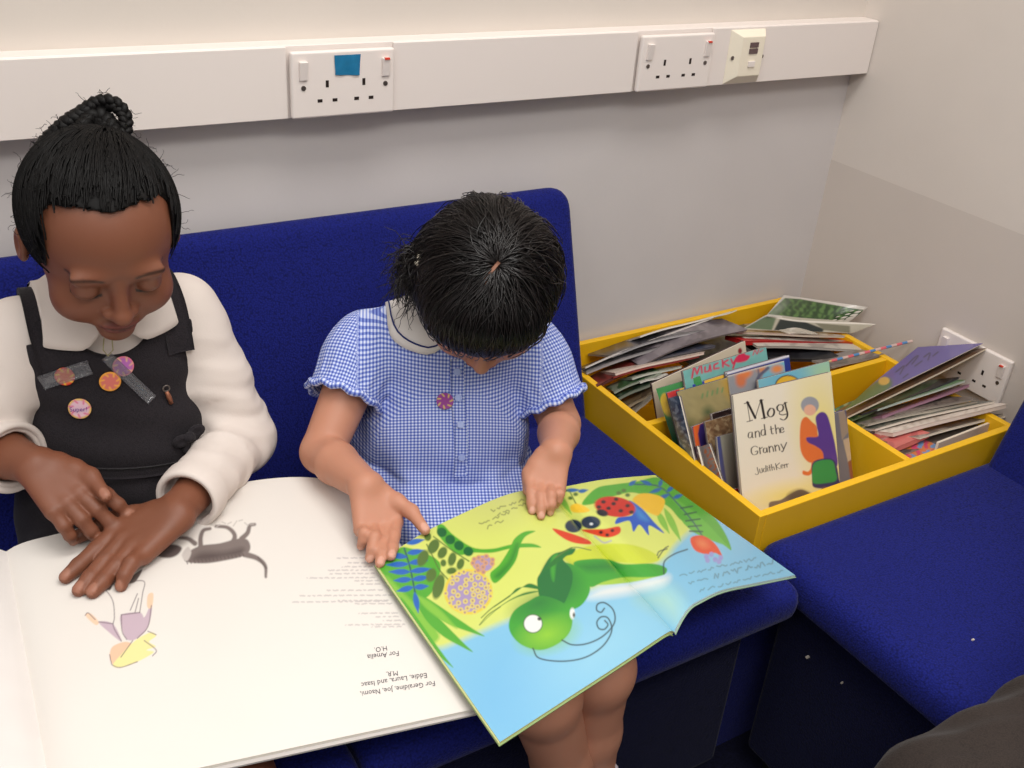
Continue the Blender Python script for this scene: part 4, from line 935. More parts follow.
# ------------------------------------------------------------------ green picture book on the lap
b2=empty('picture_book',(*at(540,600,z=.56)[:2],.55)); tag(b2,'green, yellow and blue open picture book with a big-eyed green grasshopper on the lap','book')
def px3(l): return np.array([at(x,y,z=z) for x,y,z in l])
TL=px3([(376,564,.574),(396,550,.578),(425,532,.584),(455,517,.590),(500,497,.589),(530,489,.584),(547,487,.576)])
BL=px3([(500,742,.576),(560,703,.578),(620,664,.576),(675,627,.568)])
TR=px3([(547,487,.576),(567,486,.580),(600,480,.562),(630,477,.540),(655,475,.515)])
BR=px3([(675,627,.568),(688,608,.572),(700,600,.566),(722,590,.552),(755,583,.525),(795,575,.488)])
S2L=polyS(cr(TL,4),cr(BL,4),lambda u,v:np.stack([0*u,0*u,-.007*np.exp(-((1-u)/.022))],1)); S2R=polyS(cr(TR,4),cr(BR,4),lambda u,v:np.stack([0*u,0*u,-.007*np.exp(-(u/.030))],1))
fa=lambda *p: [(375+x*.1953,480+y*.1953) for x,y in p]; fb=lambda *p: [(540+x*.2539,460+y*.2539) for x,y in p]; fc=lambda *p: [(420+x*.2539,580+y*.2539) for x,y in p]
def scrib(A,p0,p1,h,col,w,seed,words=6):
    r=np.random.default_rng(seed); p0=np.array(p0,float);p1=np.array(p1,float); d=p1-p0; L=np.hypot(*d); ex=d/L; ey=np.array([-ex[1],ex[0]]); x=0
    while x<L-2:
        wl=min(L-x,r.uniform(5,13)); pts=[]; k=0
        while k<wl: pts.append(p0+ex*(x+k)+ey*h*r.uniform(-.5,.5)); k+=1.7
        if len(pts)>2: A.stroke(pts,col,w,smooth=False,alpha=.8)
        x+=wl+2.4
def art2(X,Y):
    A=Art(X,Y,C(226,236,122)); n=A.noise(.06,1); A.c*=(1+.03*n)[:,None]
    g=C(92,180,60);dg=C(44,125,55);lg=C(142,205,75);ol=C(95,125,60);bl=C(48,110,200);sky=C(140,206,240)
    A.soft=1.5; A.ell(*fa((640,100))[0],45,22,-20,C(216,220,130),soft=14,alpha=.8)
    A.poly([(425,640),(437,648),(455,643),(490,628),(530,612),(590,590),(640,572),(664,560),(676,545),(692,530),(706,517),(730,508),(760,530),(830,560),(800,610),(500,780),(430,665)],sky,soft=4)
    i=np.nonzero((Y-.0*X>600)&(X<640))[0]; A.ell(520,690,60,40,-30,C(110,185,240),soft=40,alpha=.5); A.ell(600,650,60,30,-30,C(165,222,245),soft=30,alpha=.7)
    A.poly(fb((185,545),(240,500),(350,478),(500,452),(495,490),(400,520),(270,542)),C(232,240,240),soft=4,alpha=.85)
    A.poly(fb((380,545),(500,500),(560,560),(540,640),(470,600)),C(180,222,200),soft=10,alpha=.6)
    A.soft=.8
    # corner foliage
    A.poly(fa((10,415),(100,370),(160,345),(330,420),(300,560),(240,620),(200,660),(160,640),(70,520)),g)
    A.poly(fa((60,500),(130,560),(260,700),(330,800),(260,840),(170,720)),lg,soft=2)
    for a,b,w in (((180,560),(560,800),34),((200,600),(500,880),36),((130,600),(400,960),30)): A.poly(leafpoly(*fa(a,b),w*.1953*.8,4),g)
    A.poly(leafpoly(*fa((210,590),(420,760)),4),lg,soft=1.5)
    A.stroke(fa((150,350),(180,450),(205,575)),C(50,90,110),1.6)
    for a,b in (((165,395),(60,380)),((172,430),(55,435)),((180,470),(70,470)),((188,508),(95,515)),((196,548),(110,570)),((165,375),(255,360)),((175,425),(270,412)),((180,468),(290,455)),((190,510),(280,495)),((200,550),(275,543)),((160,325),(255,305)),((203,575),(222,682))): A.poly(leafpoly(*fa(a,b),2.9),bl)
    A.poly(fa((320,235),(350,230),(400,280),(500,345),(600,352),(700,330),(800,325),(850,345),(790,345),(700,350),(600,372),(500,372),(420,380),(330,290)),g)
    A.stroke(fa((265,330),(300,400),(330,460),(375,510)),ol,1.2); A.stroke(fa((300,290),(380,350),(480,415)),ol,1.2)
    for x,y,rx,ry,an in ((300,340,26,40,30),(345,372,22,32,30),(350,425,15,18,0),(245,400,26,44,25),(288,487,26,36,20),(392,465,26,17,-10),(325,545,28,66,15),(395,405,20,36,15),(438,430,18,30,20),(270,290,18,22,0)): A.ell(*fa((x,y))[0],rx*.1953,ry*.1953,an,ol)
    for x,y in ((342,268),(385,305),(430,336),(478,366)): A.ell(*fa((x,y))[0],5,4.6,30,C(40,110,60))
    A.poly(fa((590,480),(640,430),(690,350),(715,300),(765,265),(820,262),(770,290),(742,340),(722,410),(680,470),(615,528)),g); A.poly(fa((610,490),(680,420),(720,330),(735,340),(700,430),(640,500)),dg,soft=2,alpha=.6)
    # round flower heads
    for cx,cy,rx,ry in ((478,572,124,116),(552,428,60,46)):
        c=fa((cx,cy))[0]; A.ell(*c,rx*.1953,ry*.1953,0,C(240,214,80)); A.ell(*c,rx*.172,ry*.172,0,C(178,158,200))
        r=np.random.default_rng(int(cx)); k=0; pts=[]
        while k<400 and len(pts)<(44 if rx>100 else 12):
            k+=1; x,y=r.uniform(-1,1,2)
            if x*x+y*y<.95 and all((x-a)**2+(y-b)**2>.045*(1 if rx>100 else 4) for a,b in pts): pts.append((x,y))
        for x,y in pts: p=(c[0]+x*rx*.19,c[1]+y*ry*.19); A.ell(*p,2.5,2.5,0,C(240,224,110) if rx>100 else C(226,170,120)); A.ell(*p,1.1,1.1,0,C(176,140,150))
    # lettering of the left page
    for k,(p,q) in enumerate((((655,205),(570,245)),((690,165),(530,226)),((770,120),(620,180)),((760,100),(590,160)))): scrib(A,*fa(p,q),2.6,C(70,80,60),.8,k)
    # grasshopper
    G1=C(70,170,60);G2=C(36,120,60);G3=C(150,212,60)
    A.poly(fb((90,385),(130,360),(200,338),(330,330),(420,352),(472,390),(400,408),(250,400),(190,440)),C(214,226,70))
    A.poly(fb((220,480),(300,440),(450,432),(490,448),(380,478),(250,492)),C(175,215,80))
    A.poly(fb((132,405),(200,390),(270,392),(330,410),(440,408),(497,425),(487,452),(420,462),(330,462),(250,480),(200,500),(170,460)),G1); A.poly(fb((150,410),(260,400),(330,425),(250,440),(180,440)),G2,soft=3,alpha=.5)
    A.poly(fb((45,430),(70,408),(120,408),(178,445),(197,510),(165,570),(110,592),(60,570)),G1); A.ell(*fb((95,470))[0],18,14,50,G2,soft=8,alpha=.6)
    A.poly(fa((830,525),(850,470),(900,390),(960,365),(1024,350),(1010,380),(960,400),(1010,470),(1000,560),(950,650),(860,640)),G2)
    A.poly(fa((905,400),(935,380),(925,440),(915,520),(900,470)),G1,soft=1.5)
    A.poly(fc((350,172),(372,120),(430,82),(480,62),(560,88),(598,135),(592,200),(545,250),(475,276),(405,258),(362,218)),G1); A.ell(*fc((500,215))[0],22,13,-15,G3,soft=10,alpha=.85); A.ell(*fc((470,90))[0],20,10,-20,G2,soft=10,alpha=.75)
    A.poly(fa((850,560),(740,550),(690,590),(610,650),(720,575),(790,530)),dg); A.poly(fa((840,570),(730,600),(640,650),(540,740),(650,640),(760,580)),dg); A.stroke(fa((690,595),(600,655),(545,705)),ol,.9); A.stroke(fa((640,650),(580,690),(535,742)),ol,.9)
    A.poly(leafpoly(fa((1010,345))[0],fa((860,470))[0],3),dg)
    c=fc((445,172))[0]; A.ell(*c,9.8,9.6,0,C(70,110,60)); A.ell(*c,8.8,8.6,0,C(248,250,245)); A.ell(*fc((470,153))[0],1.9,1.7,0,C(60,70,60))
    c=fc((600,132))[0]; A.ell(*c,2.6,5.4,0,C(245,248,245)); A.ell(c[0]+1.6,c[1]+1.5,1.2,2.2,0,C(60,70,60))
    dk=C(50,66,72)
    A.stroke(fc((445,270),(470,308),(560,320),(650,305),(720,260),(755,200),(742,152),(715,145),(697,165),(704,190),(726,194),(740,176),(728,160)),dk,1.3); A.stroke(fc((560,237),(600,255),(660,250),(722,220),(765,170),(762,120),(728,90),(700,95),(696,118),(713,127),(726,112)),dk,1.3)
    A.stroke(fb((465,385),(490,350),(505,340)),dk,1); A.stroke(fb((462,375),(470,360),(500,350)),dk,1); A.stroke(fb((488,448),(490,400),(530,370),(580,352)),dk,1.2); A.stroke(fb((60,385),(130,345),(200,355)),C(110,130,70),.9)
    # top right foliage and flowers
    A.poly(fb((165,175),(220,112),(300,95),(380,85),(460,68),(520,100),(620,160),(690,230),(735,300),(752,355),(700,300),(640,260),(560,240),(500,180),(380,130),(300,140),(240,165)),g)
    for a,b,w in (((490,190),(555,320),14),((460,200),(510,290),13),((560,240),(715,330),16),((520,150),(750,352),18),((70,130),(125,215),11)): A.poly(leafpoly(*fb(a,b),w*.25),lg if w<15 else C(110,195,70))
    A.stroke(fb((370,95),(470,105),(540,170),(600,240),(640,300)),C(50,90,120),1.2)
    for a,b in (((440,98),(395,80)),((470,105),(480,75)),((480,112),(430,130)),((500,125),(530,100)),((510,135),(460,155)),((525,150),(565,135)),((150,125),(190,118)),((350,100),(380,80)),((100,120),(160,118))): A.poly(leafpoly(*fb(a,b),2),C(40,110,180))
    for a,b in (((555,190),(600,182)),((570,215),(615,205)),((575,240),(630,232)),((585,262),(635,258)),((590,280),(640,282))): A.stroke(fb(a,b),C(50,90,80),1.4)
    A.stroke(fb((70,140),(110,120),(130,150),(150,190)),ol,1.2)
    for x,y in ((310,130),(330,120),(345,138),(120,150),(140,135)): A.ell(*fb((x,y))[0],2.4,1.8,0,ol)
    A.poly(fb((365,155),(400,132),(460,138),(492,162),(470,215),(440,212),(390,185)),C(250,200,50)); A.poly(fb((120,182),(150,172),(195,195),(180,206),(130,205)),C(250,205,60))
    A.poly(fb((350,160),(400,190),(445,240),(488,288),(430,258),(428,296),(392,255),(368,282),(352,240),(298,252),(310,225),(365,215)),C(40,95,200)); A.poly(fb((370,180),(400,200),(430,240),(390,230)),C(70,150,220),soft=2,alpha=.7)
    A.ell(*fb((295,184))[0],20.5,10,8,C(215,50,35)); A.ell(*fb((245,208))[0],6,3.4,15,C(40,40,50))
    for x,y in ((250,165),(300,155),(345,180),(270,190),(318,200),(360,205),(232,185),(290,172)): A.ell(*fb((x,y))[0],2.2,1.7,0,C(50,35,40))
    red=C(225,70,40); A.poly(fb((50,270),(110,285),(190,315),(196,332),(130,325),(80,300)),red); A.poly(fb((165,275),(250,272),(310,262),(314,288),(270,305),(215,295)),red)
    for x,y in ((240,285),(285,278),(265,295)): A.ell(*fb((x,y))[0],1.8,1.5,0,C(60,30,35))
    A.ell(*fb((132,260))[0],8.5,6.5,0,C(45,62,82)); A.ell(*fb((200,246))[0],9.8,6.4,0,C(45,62,82)); A.ell(*fb((202,252))[0],1.6,1.2,0,C(235,240,245)); A.stroke(fb((215,300),(250,325),(280,318)),C(190,190,190),1.6)
    A.poly(fb((593,308),(640,298),(690,330),(718,380),(690,366),(660,372),(610,355)),C(235,85,50)); A.ell(*fb((640,330))[0],5,3,30,C(245,140,90),soft=3); 
    for x,y in ((655,380),(675,372),(690,392),(705,400),(660,395),(712,385)): A.ell(*fb((x,y))[0],2.4,2.6,0,C(165,165,225))
    # lettering of the right page
    ink=C(90,120,130); scrib(A,*fb((955,435),(605,520)),2.6,ink,.8,11); scrib(A,*fb((920,400),(670,462)),5,ink,1.0,12); scrib(A,*fb((660,468),(580,486)),2.6,ink,.8,14); scrib(A,*fb((850,388),(550,456)),2.6,ink,.8,13)
    A.c*=.84
    return A.c
sheet('page',S2L,430,460,.0012,art2,b2,M=M_gloss,edge=(214,220,150)); sheet('page',S2R,330,380,.0012,art2,b2,M=M_gloss,edge=(200,214,200))
dn=lambda S,dx,dz,k=0:(lambda u,v: S(u,v)+np.stack([dx+0*u,-.003*(v-.5)*k,dz+0*u],1))
sheet('page_block',dn(S2L,-.001,-.0014),40,20,.0018,plain((222,224,160)),b2,edge=(226,226,160)); sheet('page_block',dn(S2R,.001,-.0014),40,20,.0018,plain((190,215,225)),b2,edge=(196,206,214))
sheet('cover',dn(S2L,-.0015,-.0032,1),40,20,.0010,plain((150,175,120)),b2,edge=(150,165,110)); sheet('cover',dn(S2R,.0015,-.0032,1),40,20,.0010,plain((150,180,150)),b2,edge=(150,170,160))
# ------------------------------------------------------------------ books and booklets in the yellow box
def P3(p): 
    if len(p)==3 and isinstance(p[2],str): a,v=p[2][0],float(p[2][1:]); return at(p[0],p[1],**{a:v})
    return at(p[0],p[1],z=p[2])
def blot(base,pal,seed,sc=.25,grid=None):
    def f(X,Y):
        A=Art(X,Y,C(*base)); 
        for k,c in enumerate(pal):
            n=A.noise(sc*(1+.3*k),seed*7+k); A._mix(np.arange(len(X)),np.clip((n-.12)*9,0,1)*.85,C(*c))
        return A.c
    return f
def standing(label,TL,TR,H,th,art,xl=.0,lean=.42,res=.0016,group=None,name='book',pages=(222,212,196),back=(120,110,110),n=None,round_=False):
    a,b=P3(TL),P3(TR); b=b.copy(); b[1]=a[1]+(b[1]-a[1])*.5 if False else b[1]; t=b-a; Wd=np.linalg.norm(t); d=nrm(V(xl,-lean,-.9)); d=nrm(d-nrm(t)*(d@nrm(t))); r=empty(name,a+t/2+d*H); tag(r,label,'book',group)
    H=min(H,(a[2]-.302)/-d[2]); nu=n or max(14,int(Wd/res)); nv=n or max(14,int(H/res)); N=nrm(np.cross(t,d)); N=N if N@(CP-a)>0 else -N
    S=lambda off,k=0: (lambda u,v: a+(k*.5)*nrm(t)+np.outer(u,t*(1-k/Wd))+np.outer(v,d*(H-k))+d*(k*.5)-N*off)
    sheet('cover',S(0),nu,nv,.0010,art,r,M=M_gloss,edge=pages); sheet('page_block',S(.0011,.003),2,2,th-.0024,plain(pages),r,edge=pages); sheet('cover',S(th-.0012),2,2,.001,plain(back),r,edge=back)
    return r
def booklet(label,A,B,dv,th,art,edge=(220,212,200),sag=0,wav=0,group=None,name='booklet',top=None,nu=46,nv=30,B2=None,A2=None):
    a,b=P3(A),P3(B); dv=V(*dv); a2=P3(A2) if A2 else a+dv; b2=P3(B2) if B2 else b+dv
    def S(u,v): 
        p=lerp(lerp(a,b,u[:,None]),lerp(a2,b2,u[:,None]),v[:,None]); z=sag*np.sin(math.pi*u)+wav*np.sin(u*7+v*3); return p+np.stack([0*u,0*u,z],1)
    r=empty(name,S(np.array([.5]),np.array([.5]))[0]-V(0,0,th)); tag(r,label,'booklet',group)
    sheet('cover',S,nu,nv,.0006,art,r,M=M_gloss,edge=edge); sheet('page_block',lambda u,v:S(u*.985+.004,v*.98+.012)-V(0,0,.0007),14,6,max(.0006,th-.0006),plain(edge),r,edge=edge)
    return r
# --- standing picture books, back to front
DB='picture books standing in the front of the yellow box'
def artA(X,Y):
    A=Art(X,Y,C(224,210,186)); A.ell(740,351,2,3,0,C(150,40,50)); return A.c
standing('cream hardback at the back left, tilted behind the teal book',(652,384,'y-.262'),(745,341,'y-.262'),.17,.006,artA,xl=.25,lean=.2,group=DB,back=(70,50,50))
def artB(X,Y):
    A=Art(X,Y,C(120,178,172)); A.c*=(1+.12*A.noise(.4,2))[:,None]; r_=C(205,45,80)
    A.soft=.5
    for p in ([(692,378),(694,366),(697,374),(701,363),(702,373)],[(705,367),(705,372),(709,371),(710,365),(711,371)],[(718,363),(714,365),(714,369),(719,368)],[(722,356),(723,367)],[(728,360),(723,363),(729,366)],[(731,359),(733,364),(737,357),(733,368)]): A.stroke(p,r_,1.7,smooth=False)
    A.poly([(736,362),(740,351),(744,347),(745,354),(750,356),(746,361)],r_); A.stroke([(753,355),(755,350),(757,354),(759,349)],r_,1); A.stroke([(760,352),(763,350)],r_,1); return A.c
standing('teal picture book with red handwritten title',(683,371,'y-.306'),(766,347,'y-.306'),.24,.006,artB,group=DB)
def artC(X,Y):
    A=Art(X,Y,C(70,150,80)); A.c*=(1+.12*A.noise(.3,5))[:,None]; A.ell(667,405,6,12,-15,C(225,185,60)); A.poly([(640,430),(690,415),(700,470),(650,470)],C(30,80,50),soft=5); A.stroke([(672,382),(682,380)],C(30,60,60),2); return A.c
standing('green book with a yellow round shape at far left',(656,389,'x-.611'),(700,376,'y-.318'),.23,.005,artC,group=DB,pages=(190,200,190))
def artD(X,Y):
    A=Art(X,Y,C(60,100,120)); A.c*=(1+.15*A.noise(.4,6))[:,None]
    for x0,x1,c in ((660,679,(205,60,60)),(679,684,(235,190,60)),(684,704,(60,70,165)),(704,760,(240,190,70))): 
        y=lambda x:392-(x-668)*.30; A.poly([(x0,y(x0)-3),(x1,y(x1)-3),(x1+1,y(x1)+6),(x0+1,y(x0)+6)],C(*c),smooth=False)
    return A.c
standing('book with a red, yellow and blue striped top edge',(667,393,'x-.611'),(735,371,'y-.332'),.24,.007,artD,group=DB,pages=(170,190,200))
def artE(X,Y):
    A=Art(X,Y,C(48,62,140)); A.c*=(1+.05*A.noise(.4,6))[:,None]; A.stroke([(725,374),(790,355.5)],C(235,232,236),2.2,smooth=False); return A.c
standing('navy blue book with a white top edge',(727,372,'y-.335'),(789,355,'y-.335'),.24,.008,artE,group=DB,pages=(235,232,236))
def artF(X,Y):
    A=Art(X,Y,C(120,180,200)); A.soft=.8
    A.poly([(730,370),(760,362),(762,380),(750,400),(730,400)],C(150,150,155)); A.ell(744,374,8,5,-20,C(225,130,75),soft=2); A.ell(741,381,5,6,0,C(210,120,80),soft=2); A.ell(777,369,6,4,-10,C(225,140,80),soft=2); A.ell(762,369,5,3,-10,C(215,140,90),soft=2); A.stroke([(768,368),(758,378),(756,392)],C(95,95,115),3); A.stroke([(758,368),(759,378)],C(95,95,115),1.5); A.stroke([(728,376),(784,361)],C(220,210,200),1.2,smooth=False); return A.c
standing('blue picture book with orange treetops on its cover',(728,376,'y-.351'),(784,361,'y-.351'),.24,.006,artF,group=DB)
def artG(X,Y):
    A=Art(X,Y,C(130,190,205)); A.ell(825,375,18,20,0,C(175,210,165),soft=18); A.ell(790,385,15,15,0,C(110,185,215),soft=14); A.ell(788,386,13,11,0,C(50,45,40)); A.ell(788,386,12,10,0,C(236,186,60)); return A.c
standing('sky blue book with a yellow sun circle, behind the cream cover with a title',(758,380,'y-.372'),(829,361,'y-.372'),.25,.006,artG,group=DB,xl=-.14)
def artH(X,Y):
    A=Art(X,Y,C(160,145,100)); A.c*=(1+.12*A.noise(.35,9))[:,None]; A.soft=.6
    A.ell(727,385,5,12,-20,C(190,150,60),soft=4,alpha=.8)
    for x,h in ((702,4),(707,5),(712,4),(717,5),(722,4)): A.stroke([(x,398-(x-702)*.3),(x+.8,398-(x-702)*.3-h)],C(90,140,90),1.6,alpha=.8)
    for x,y,c in ((705,425,(90,80,50)),(711,420,(150,90,50)),(690,440,(90,90,60)),(700,450,(80,70,50)),(708,412,(70,90,60)),(716,424,(190,70,40)),(690,425,(110,110,70))): A.ell(x,y,5,5,0,C(*c),soft=4,alpha=.8)
    A.stroke([(725,377),(731,382),(733,392)],C(225,200,110),2,alpha=.8); return A.c
standing('khaki brown book with faint green lettering',(677,392,'x-.607'),(730,377,'y-.350'),.24,.006,artH,group=DB,pages=(200,195,180),back=(50,70,110))
standing('thin blue-grey book against the left panel',(669,399,'x-.612'),(679,396,'y-.343'),.22,.004,blot((85,115,135),[(50,70,100),(170,190,200)],3,.5),group=DB)
def artI(X,Y):
    A=Art(X,Y,C(60,45,110)); A.poly([(693,428),(697,420),(735,408),(735,413),(700,424),(698,434),(706,480),(700,480)],C(228,105,50),smooth=False); A.poly([(700,450),(708,448),(716,500),(706,500)],C(205,140,60),smooth=False); return A.c
standing('navy book with a rounded orange border',(692,427,'x-.611'),(742,409,'y-.372'),.2,.006,artI,group=DB)
standing('black book with a white top edge',(712,414,'y-.386'),(750,403,'y-.386'),.2,.006,blot((45,30,32),[(70,50,45)],4,.3),group=DB,pages=(230,220,210))
def artJ(X,Y):
    A=Art(X,Y,C(140,110,80)); 
    for k,c in enumerate(((95,70,50),(175,150,115),(120,85,60))): n=A.noise(.5+.2*k,20+k); A._mix(np.arange(len(X)),np.clip((n-.05)*6,0,1)*.8,C(*c))
    return A.c
standing('mottled brown book left of the cream cover with a title',(705,422,'x-.604'),(748,410,'y-.398'),.19,.005,artJ,group=DB)
standing('small plum book with white edge low at the left',(687,449,'x-.612'),(697,446,'y-.400'),.14,.005,blot((75,30,60),[(210,200,205)],5,.8),group=DB)
standing('slim book with orange and grey cover low at the left',(699,447,'x-.612'),(709,444,'y-.412'),.13,.005,blot((150,140,135),[(200,110,60)],15,.8),group=DB)
def artK(X,Y):
    A=Art(X,Y,C(170,165,150)); A.c*=(1+.06*A.noise(.3,5))[:,None]; A.stroke([(718,436),(727,500)],C(80,85,140),4,smooth=False); A.ell(735,480,10,25,0,C(110,90,80),soft=10,alpha=.8); return A.c
standing('pale grey book with a blue spine beside the cream cover',(717,437,'x-.601'),(752,428,'y-.414'),.17,.005,artK,group=DB)
def artL2(X,Y):
    A=Art(X,Y,C(120,115,120)); A.poly([(838,410),(846,411),(850,430),(842,440)],C(160,140,120),smooth=False); A.poly([(843,440),(852,436),(858,455),(848,462)],C(196,170,140),smooth=False); A.poly([(848,462),(858,455),(866,482),(852,488)],C(150,90,60),smooth=False); A.stroke([(846,410),(862,482)],C(90,85,110),3,smooth=False); return A.c
standing('grey and brown book leaning right of the cream cover with a title',(808,421,'y-.440'),(846,410,'y-.440'),.2,.008,artL2,group=DB,xl=.02,back=(90,85,120))
# --- the cream cover in front with its title; the figures are plain generic shapes
MT,MR=(733,395),(831,372)
def artM(X,Y):
    A=Art(X,Y,C(240,228,206)); ink=C(48,40,36); A.soft=.45
    u=lambda X_,Y_:(724+X_*.1953,370+Y_*.1953)
    m=lambda *p:[u(*q) for q in p]
    A.ell(*u(520,330),22,55,-12,C(245,225,110),soft=18,alpha=.8); A.ell(*u(330,640),28,8,-12,C(246,226,100),soft=10,alpha=.9); A.ell(*u(560,600),12,16,0,C(246,226,120),soft=10,alpha=.6)
    th,tn=2.3,.75
    def T(pts,w=th,**k): A.stroke(m(*pts),ink,w,**k)
    # M
    T([(118,165),(133,262)],tn,smooth=False); T([(120,165),(160,245)],th,smooth=False); T([(160,245),(188,155)],tn,smooth=False); T([(190,155),(207,245)],th*1.05,smooth=False)
    T([(104,172),(128,166)],tn,smooth=False); T([(118,265),(146,257)],tn,smooth=False); T([(182,158),(200,153)],tn,smooth=False); T([(192,249),(222,241)],tn,smooth=False)
    ca=(1,.25)
    T([(236,198),(225,215),(226,232),(238,240),(252,232),(257,214),(252,199),(240,196),(236,198)],1.9,calli=(0,1))
    T([(282,178),(272,190),(276,206),(290,212),(301,203),(303,187),(295,178),(282,178)],1.7,calli=(0,1)); T([(312,168),(318,195),(325,225),(320,245),(305,256),(288,250)],1.8,calli=(0,1)); T([(303,176),(322,166)],tn,smooth=False); T([(286,214),(284,225),(300,230),(318,226)],tn*1.2)
    def word(pts_list,w): 
        for p in pts_list: A.stroke(m(*p),ink,w,calli=(0,1))
    w=1.15
    word([[(140,318),(128,322),(124,340),(132,348),(142,340),(144,320),(146,345),(152,346)],[(160,316),(162,344)],[(161,322),(172,312),(180,320),(183,341)],[(206,305),(194,308),(190,325),(197,336),(208,330),(211,310)],[(206,280),(213,332)],
     [(240,290),(245,325),(254,326)],[(236,304),(254,299)],[(262,282),(268,325)],[(266,306),(276,296),(284,304),(287,321)],[(292,308),(304,304),(300,294),(291,298),(290,314),(298,321),(308,314)]],w)
    word([[(172,395),(158,390),(142,400),(140,420),(150,434),(168,430),(172,415),(160,418)],[(182,398),(186,428)],[(184,404),(196,396)],[(214,400),(204,402),(202,418),(210,424),(218,416),(219,400),(222,420)],[(230,392),(234,420)],[(232,400),(242,390),(250,398),(254,416)],[(260,386),(265,414)],[(263,394),(273,384),(281,392),(285,410)],[(292,380),(304,402)],[(320,372),(308,400),(300,418),(294,416)]],w)
    w=.85
    word([[(170,500),(176,528),(168,536),(160,532)],[(182,508),(186,526),(196,522),(194,504)],[(214,503),(204,505),(203,520),(214,518),(214,490),(216,519)],[(222,502),(225,517)],[(221,493),(222,495)],[(232,488),(236,515)],[(228,500),(238,497)],[(242,484),(247,513)],[(246,500),(254,496),(258,510)],[(264,480),(270,510)],[(284,476),(268,494),(288,506)],[(294,494),(302,490),(298,484),(292,490),(294,502),(303,500)],[(308,484),(311,500)],[(310,488),(318,482)],[(320,482),(323,497)],[(322,485),(329,480)]],w)
    # plain generic shapes in the picture's colours
    A.soft=.7
    A.poly(m((395,265),(420,240),(450,265),(475,290),(480,330),(500,390),(520,450),(470,470),(430,470),(395,420),(388,340)),C(232,120,60)); A.poly(m((450,460),(445,500),(430,520),(405,515),(405,535),(440,538),(462,500)),C(232,120,60))
    A.poly(m((470,240),(500,215),(530,235),(555,320),(572,400),(580,490),(520,490),(505,420),(470,390),(430,370),(425,345),(480,340),(475,290)),C(98,66,140))
    A.poly(m((458,470),(560,460),(590,560),(590,590),(520,605),(460,600),(452,560)),C(66,60,100)); A.poly(m((465,475),(550,462),(572,520),(575,565),(520,580),(460,580),(452,540)),C(62,150,80))
    A.ell(*u(440,180),9,8.5,0,C(160,160,165)); A.ell(*u(440,205),6,5.5,0,C(236,180,150)); A.poly(m((500,605),(525,600),(528,640),(508,645)),C(120,90,90)); A.poly(m((548,598),(572,592),(574,625),(556,630)),C(120,90,90))
    A.poly(m((240,735),(232,680),(290,665),(330,640),(390,612),(440,630),(485,655),(440,690),(340,720),(260,745)),C(128,112,98)); A.poly(m((330,640),(390,615),(450,640),(470,660),(390,690),(340,690)),C(104,90,78),soft=3)
    return A.c
mog=standing('cream picture book with a black title leaning at the front of the box',(733,395,'y-.428'),(831,372,'y-.428'),.25,.007,artM,res=.00055,xl=.15,lean=.40,group=DB,pages=(236,226,206))
standing('red book low behind the cream cover',(732,490,'y-.470'),(745,486,'y-.470'),.06,.004,blot((170,40,45),[(120,30,40)],8,.5),group=DB)
# --- booklets lying in the back compartment
GB='thin booklets piled in the back of the yellow box'
dk=(60,56,60)
LL=[
 ('grey paper booklet lying furthest back at the left',(585,367,.478),(714,317,.492),(.0,.05,-.05),.003,(170,162,158),[(120,114,112)],(214,206,200),.004),
 ('black covered booklet under the pale ones at the back left',(586,372,.478),(690,338,.488),(0,.06,-.03),.005,(40,38,44),[(80,78,84)],(150,146,146),.004),
 ('white edged booklet on top of the back row',(640,336,.492),(714,316,.496),(0,.04,-.03),.003,(150,146,146),[(200,196,190)],(240,232,222),.002),
 ('white booklet tip against the back panel',(710,318,.494),(737,310,.498),(0,.03,-.02),.002,(190,160,60),[(230,225,210)],(238,230,218),.0),
 ('charcoal magazine with a light spine at the back left',(612,356,.480),(706,330,.495),(.0,.07,-.03),.004,(54,52,60),[(90,88,96)],(176,172,172),.008),
 ('mauve grey magazine curved across the middle of the back pile',(640,366,.480),(748,330,.500),(.02,.09,-.02),.003,(118,108,114),[(90,80,86),(140,130,134)],(120,110,112),.012),
 ('slate blue booklet below the mauve magazine',(646,363,.476),(716,346,.490),(.01,.06,-.02),.004,(78,84,104),[(110,108,120)],(90,88,96),.004),
 ('dark red booklet near the left panel',(597,386,.474),(640,364,.476),(.02,.06,-.02),.005,(120,44,40),[(70,30,30)],(96,50,46),.0),
 ('pink edged booklet in the middle of the back pile',(615,373,.482),(705,352,.486),(.01,.06,-.03),.005,(226,206,192),[(200,180,166)],(226,204,190),.003),
 ('red booklet just beneath the pink edged one',(613,377,.478),(700,356,.480),(.01,.05,-.03),.003,(150,50,44),[(110,40,36)],(150,56,50),.003),
 ('sage grey booklet left of the cream hardback',(632,378,.480),(682,366,.484),(.01,.05,-.03),.004,(150,156,140),[(110,120,104)],(190,190,176),.002),
 ('green and grey booklet near the left panel',(614,392,.472),(662,372,.480),(.02,.05,-.02),.004,(70,104,66),[(120,126,110),(40,70,44)],(150,156,140),.002),
 ('white folded booklet left of the cream hardback',(640,382,.478),(668,374,.480),(.01,.04,-.02),.003,(226,222,214),[(190,186,176)],(232,228,218),.0),
 ('dark green booklet in the near left corner of the back pile',(618,398,.466),(660,380,.474),(.02,.05,-.02),.005,(46,66,48),[(100,110,92),(30,44,34)],(120,126,112),.002),
 ('brown booklet lowest at the near left corner',(628,406,.462),(656,390,.470),(.02,.05,-.02),.005,(104,88,66),[(70,56,44)],(150,134,110),.0),
 ('grey booklet standing against the cross divider',(634,412,.462),(652,396,.470),(.015,.04,-.02),.004,(128,120,108),[(90,84,76)],(160,150,136),.0),
]
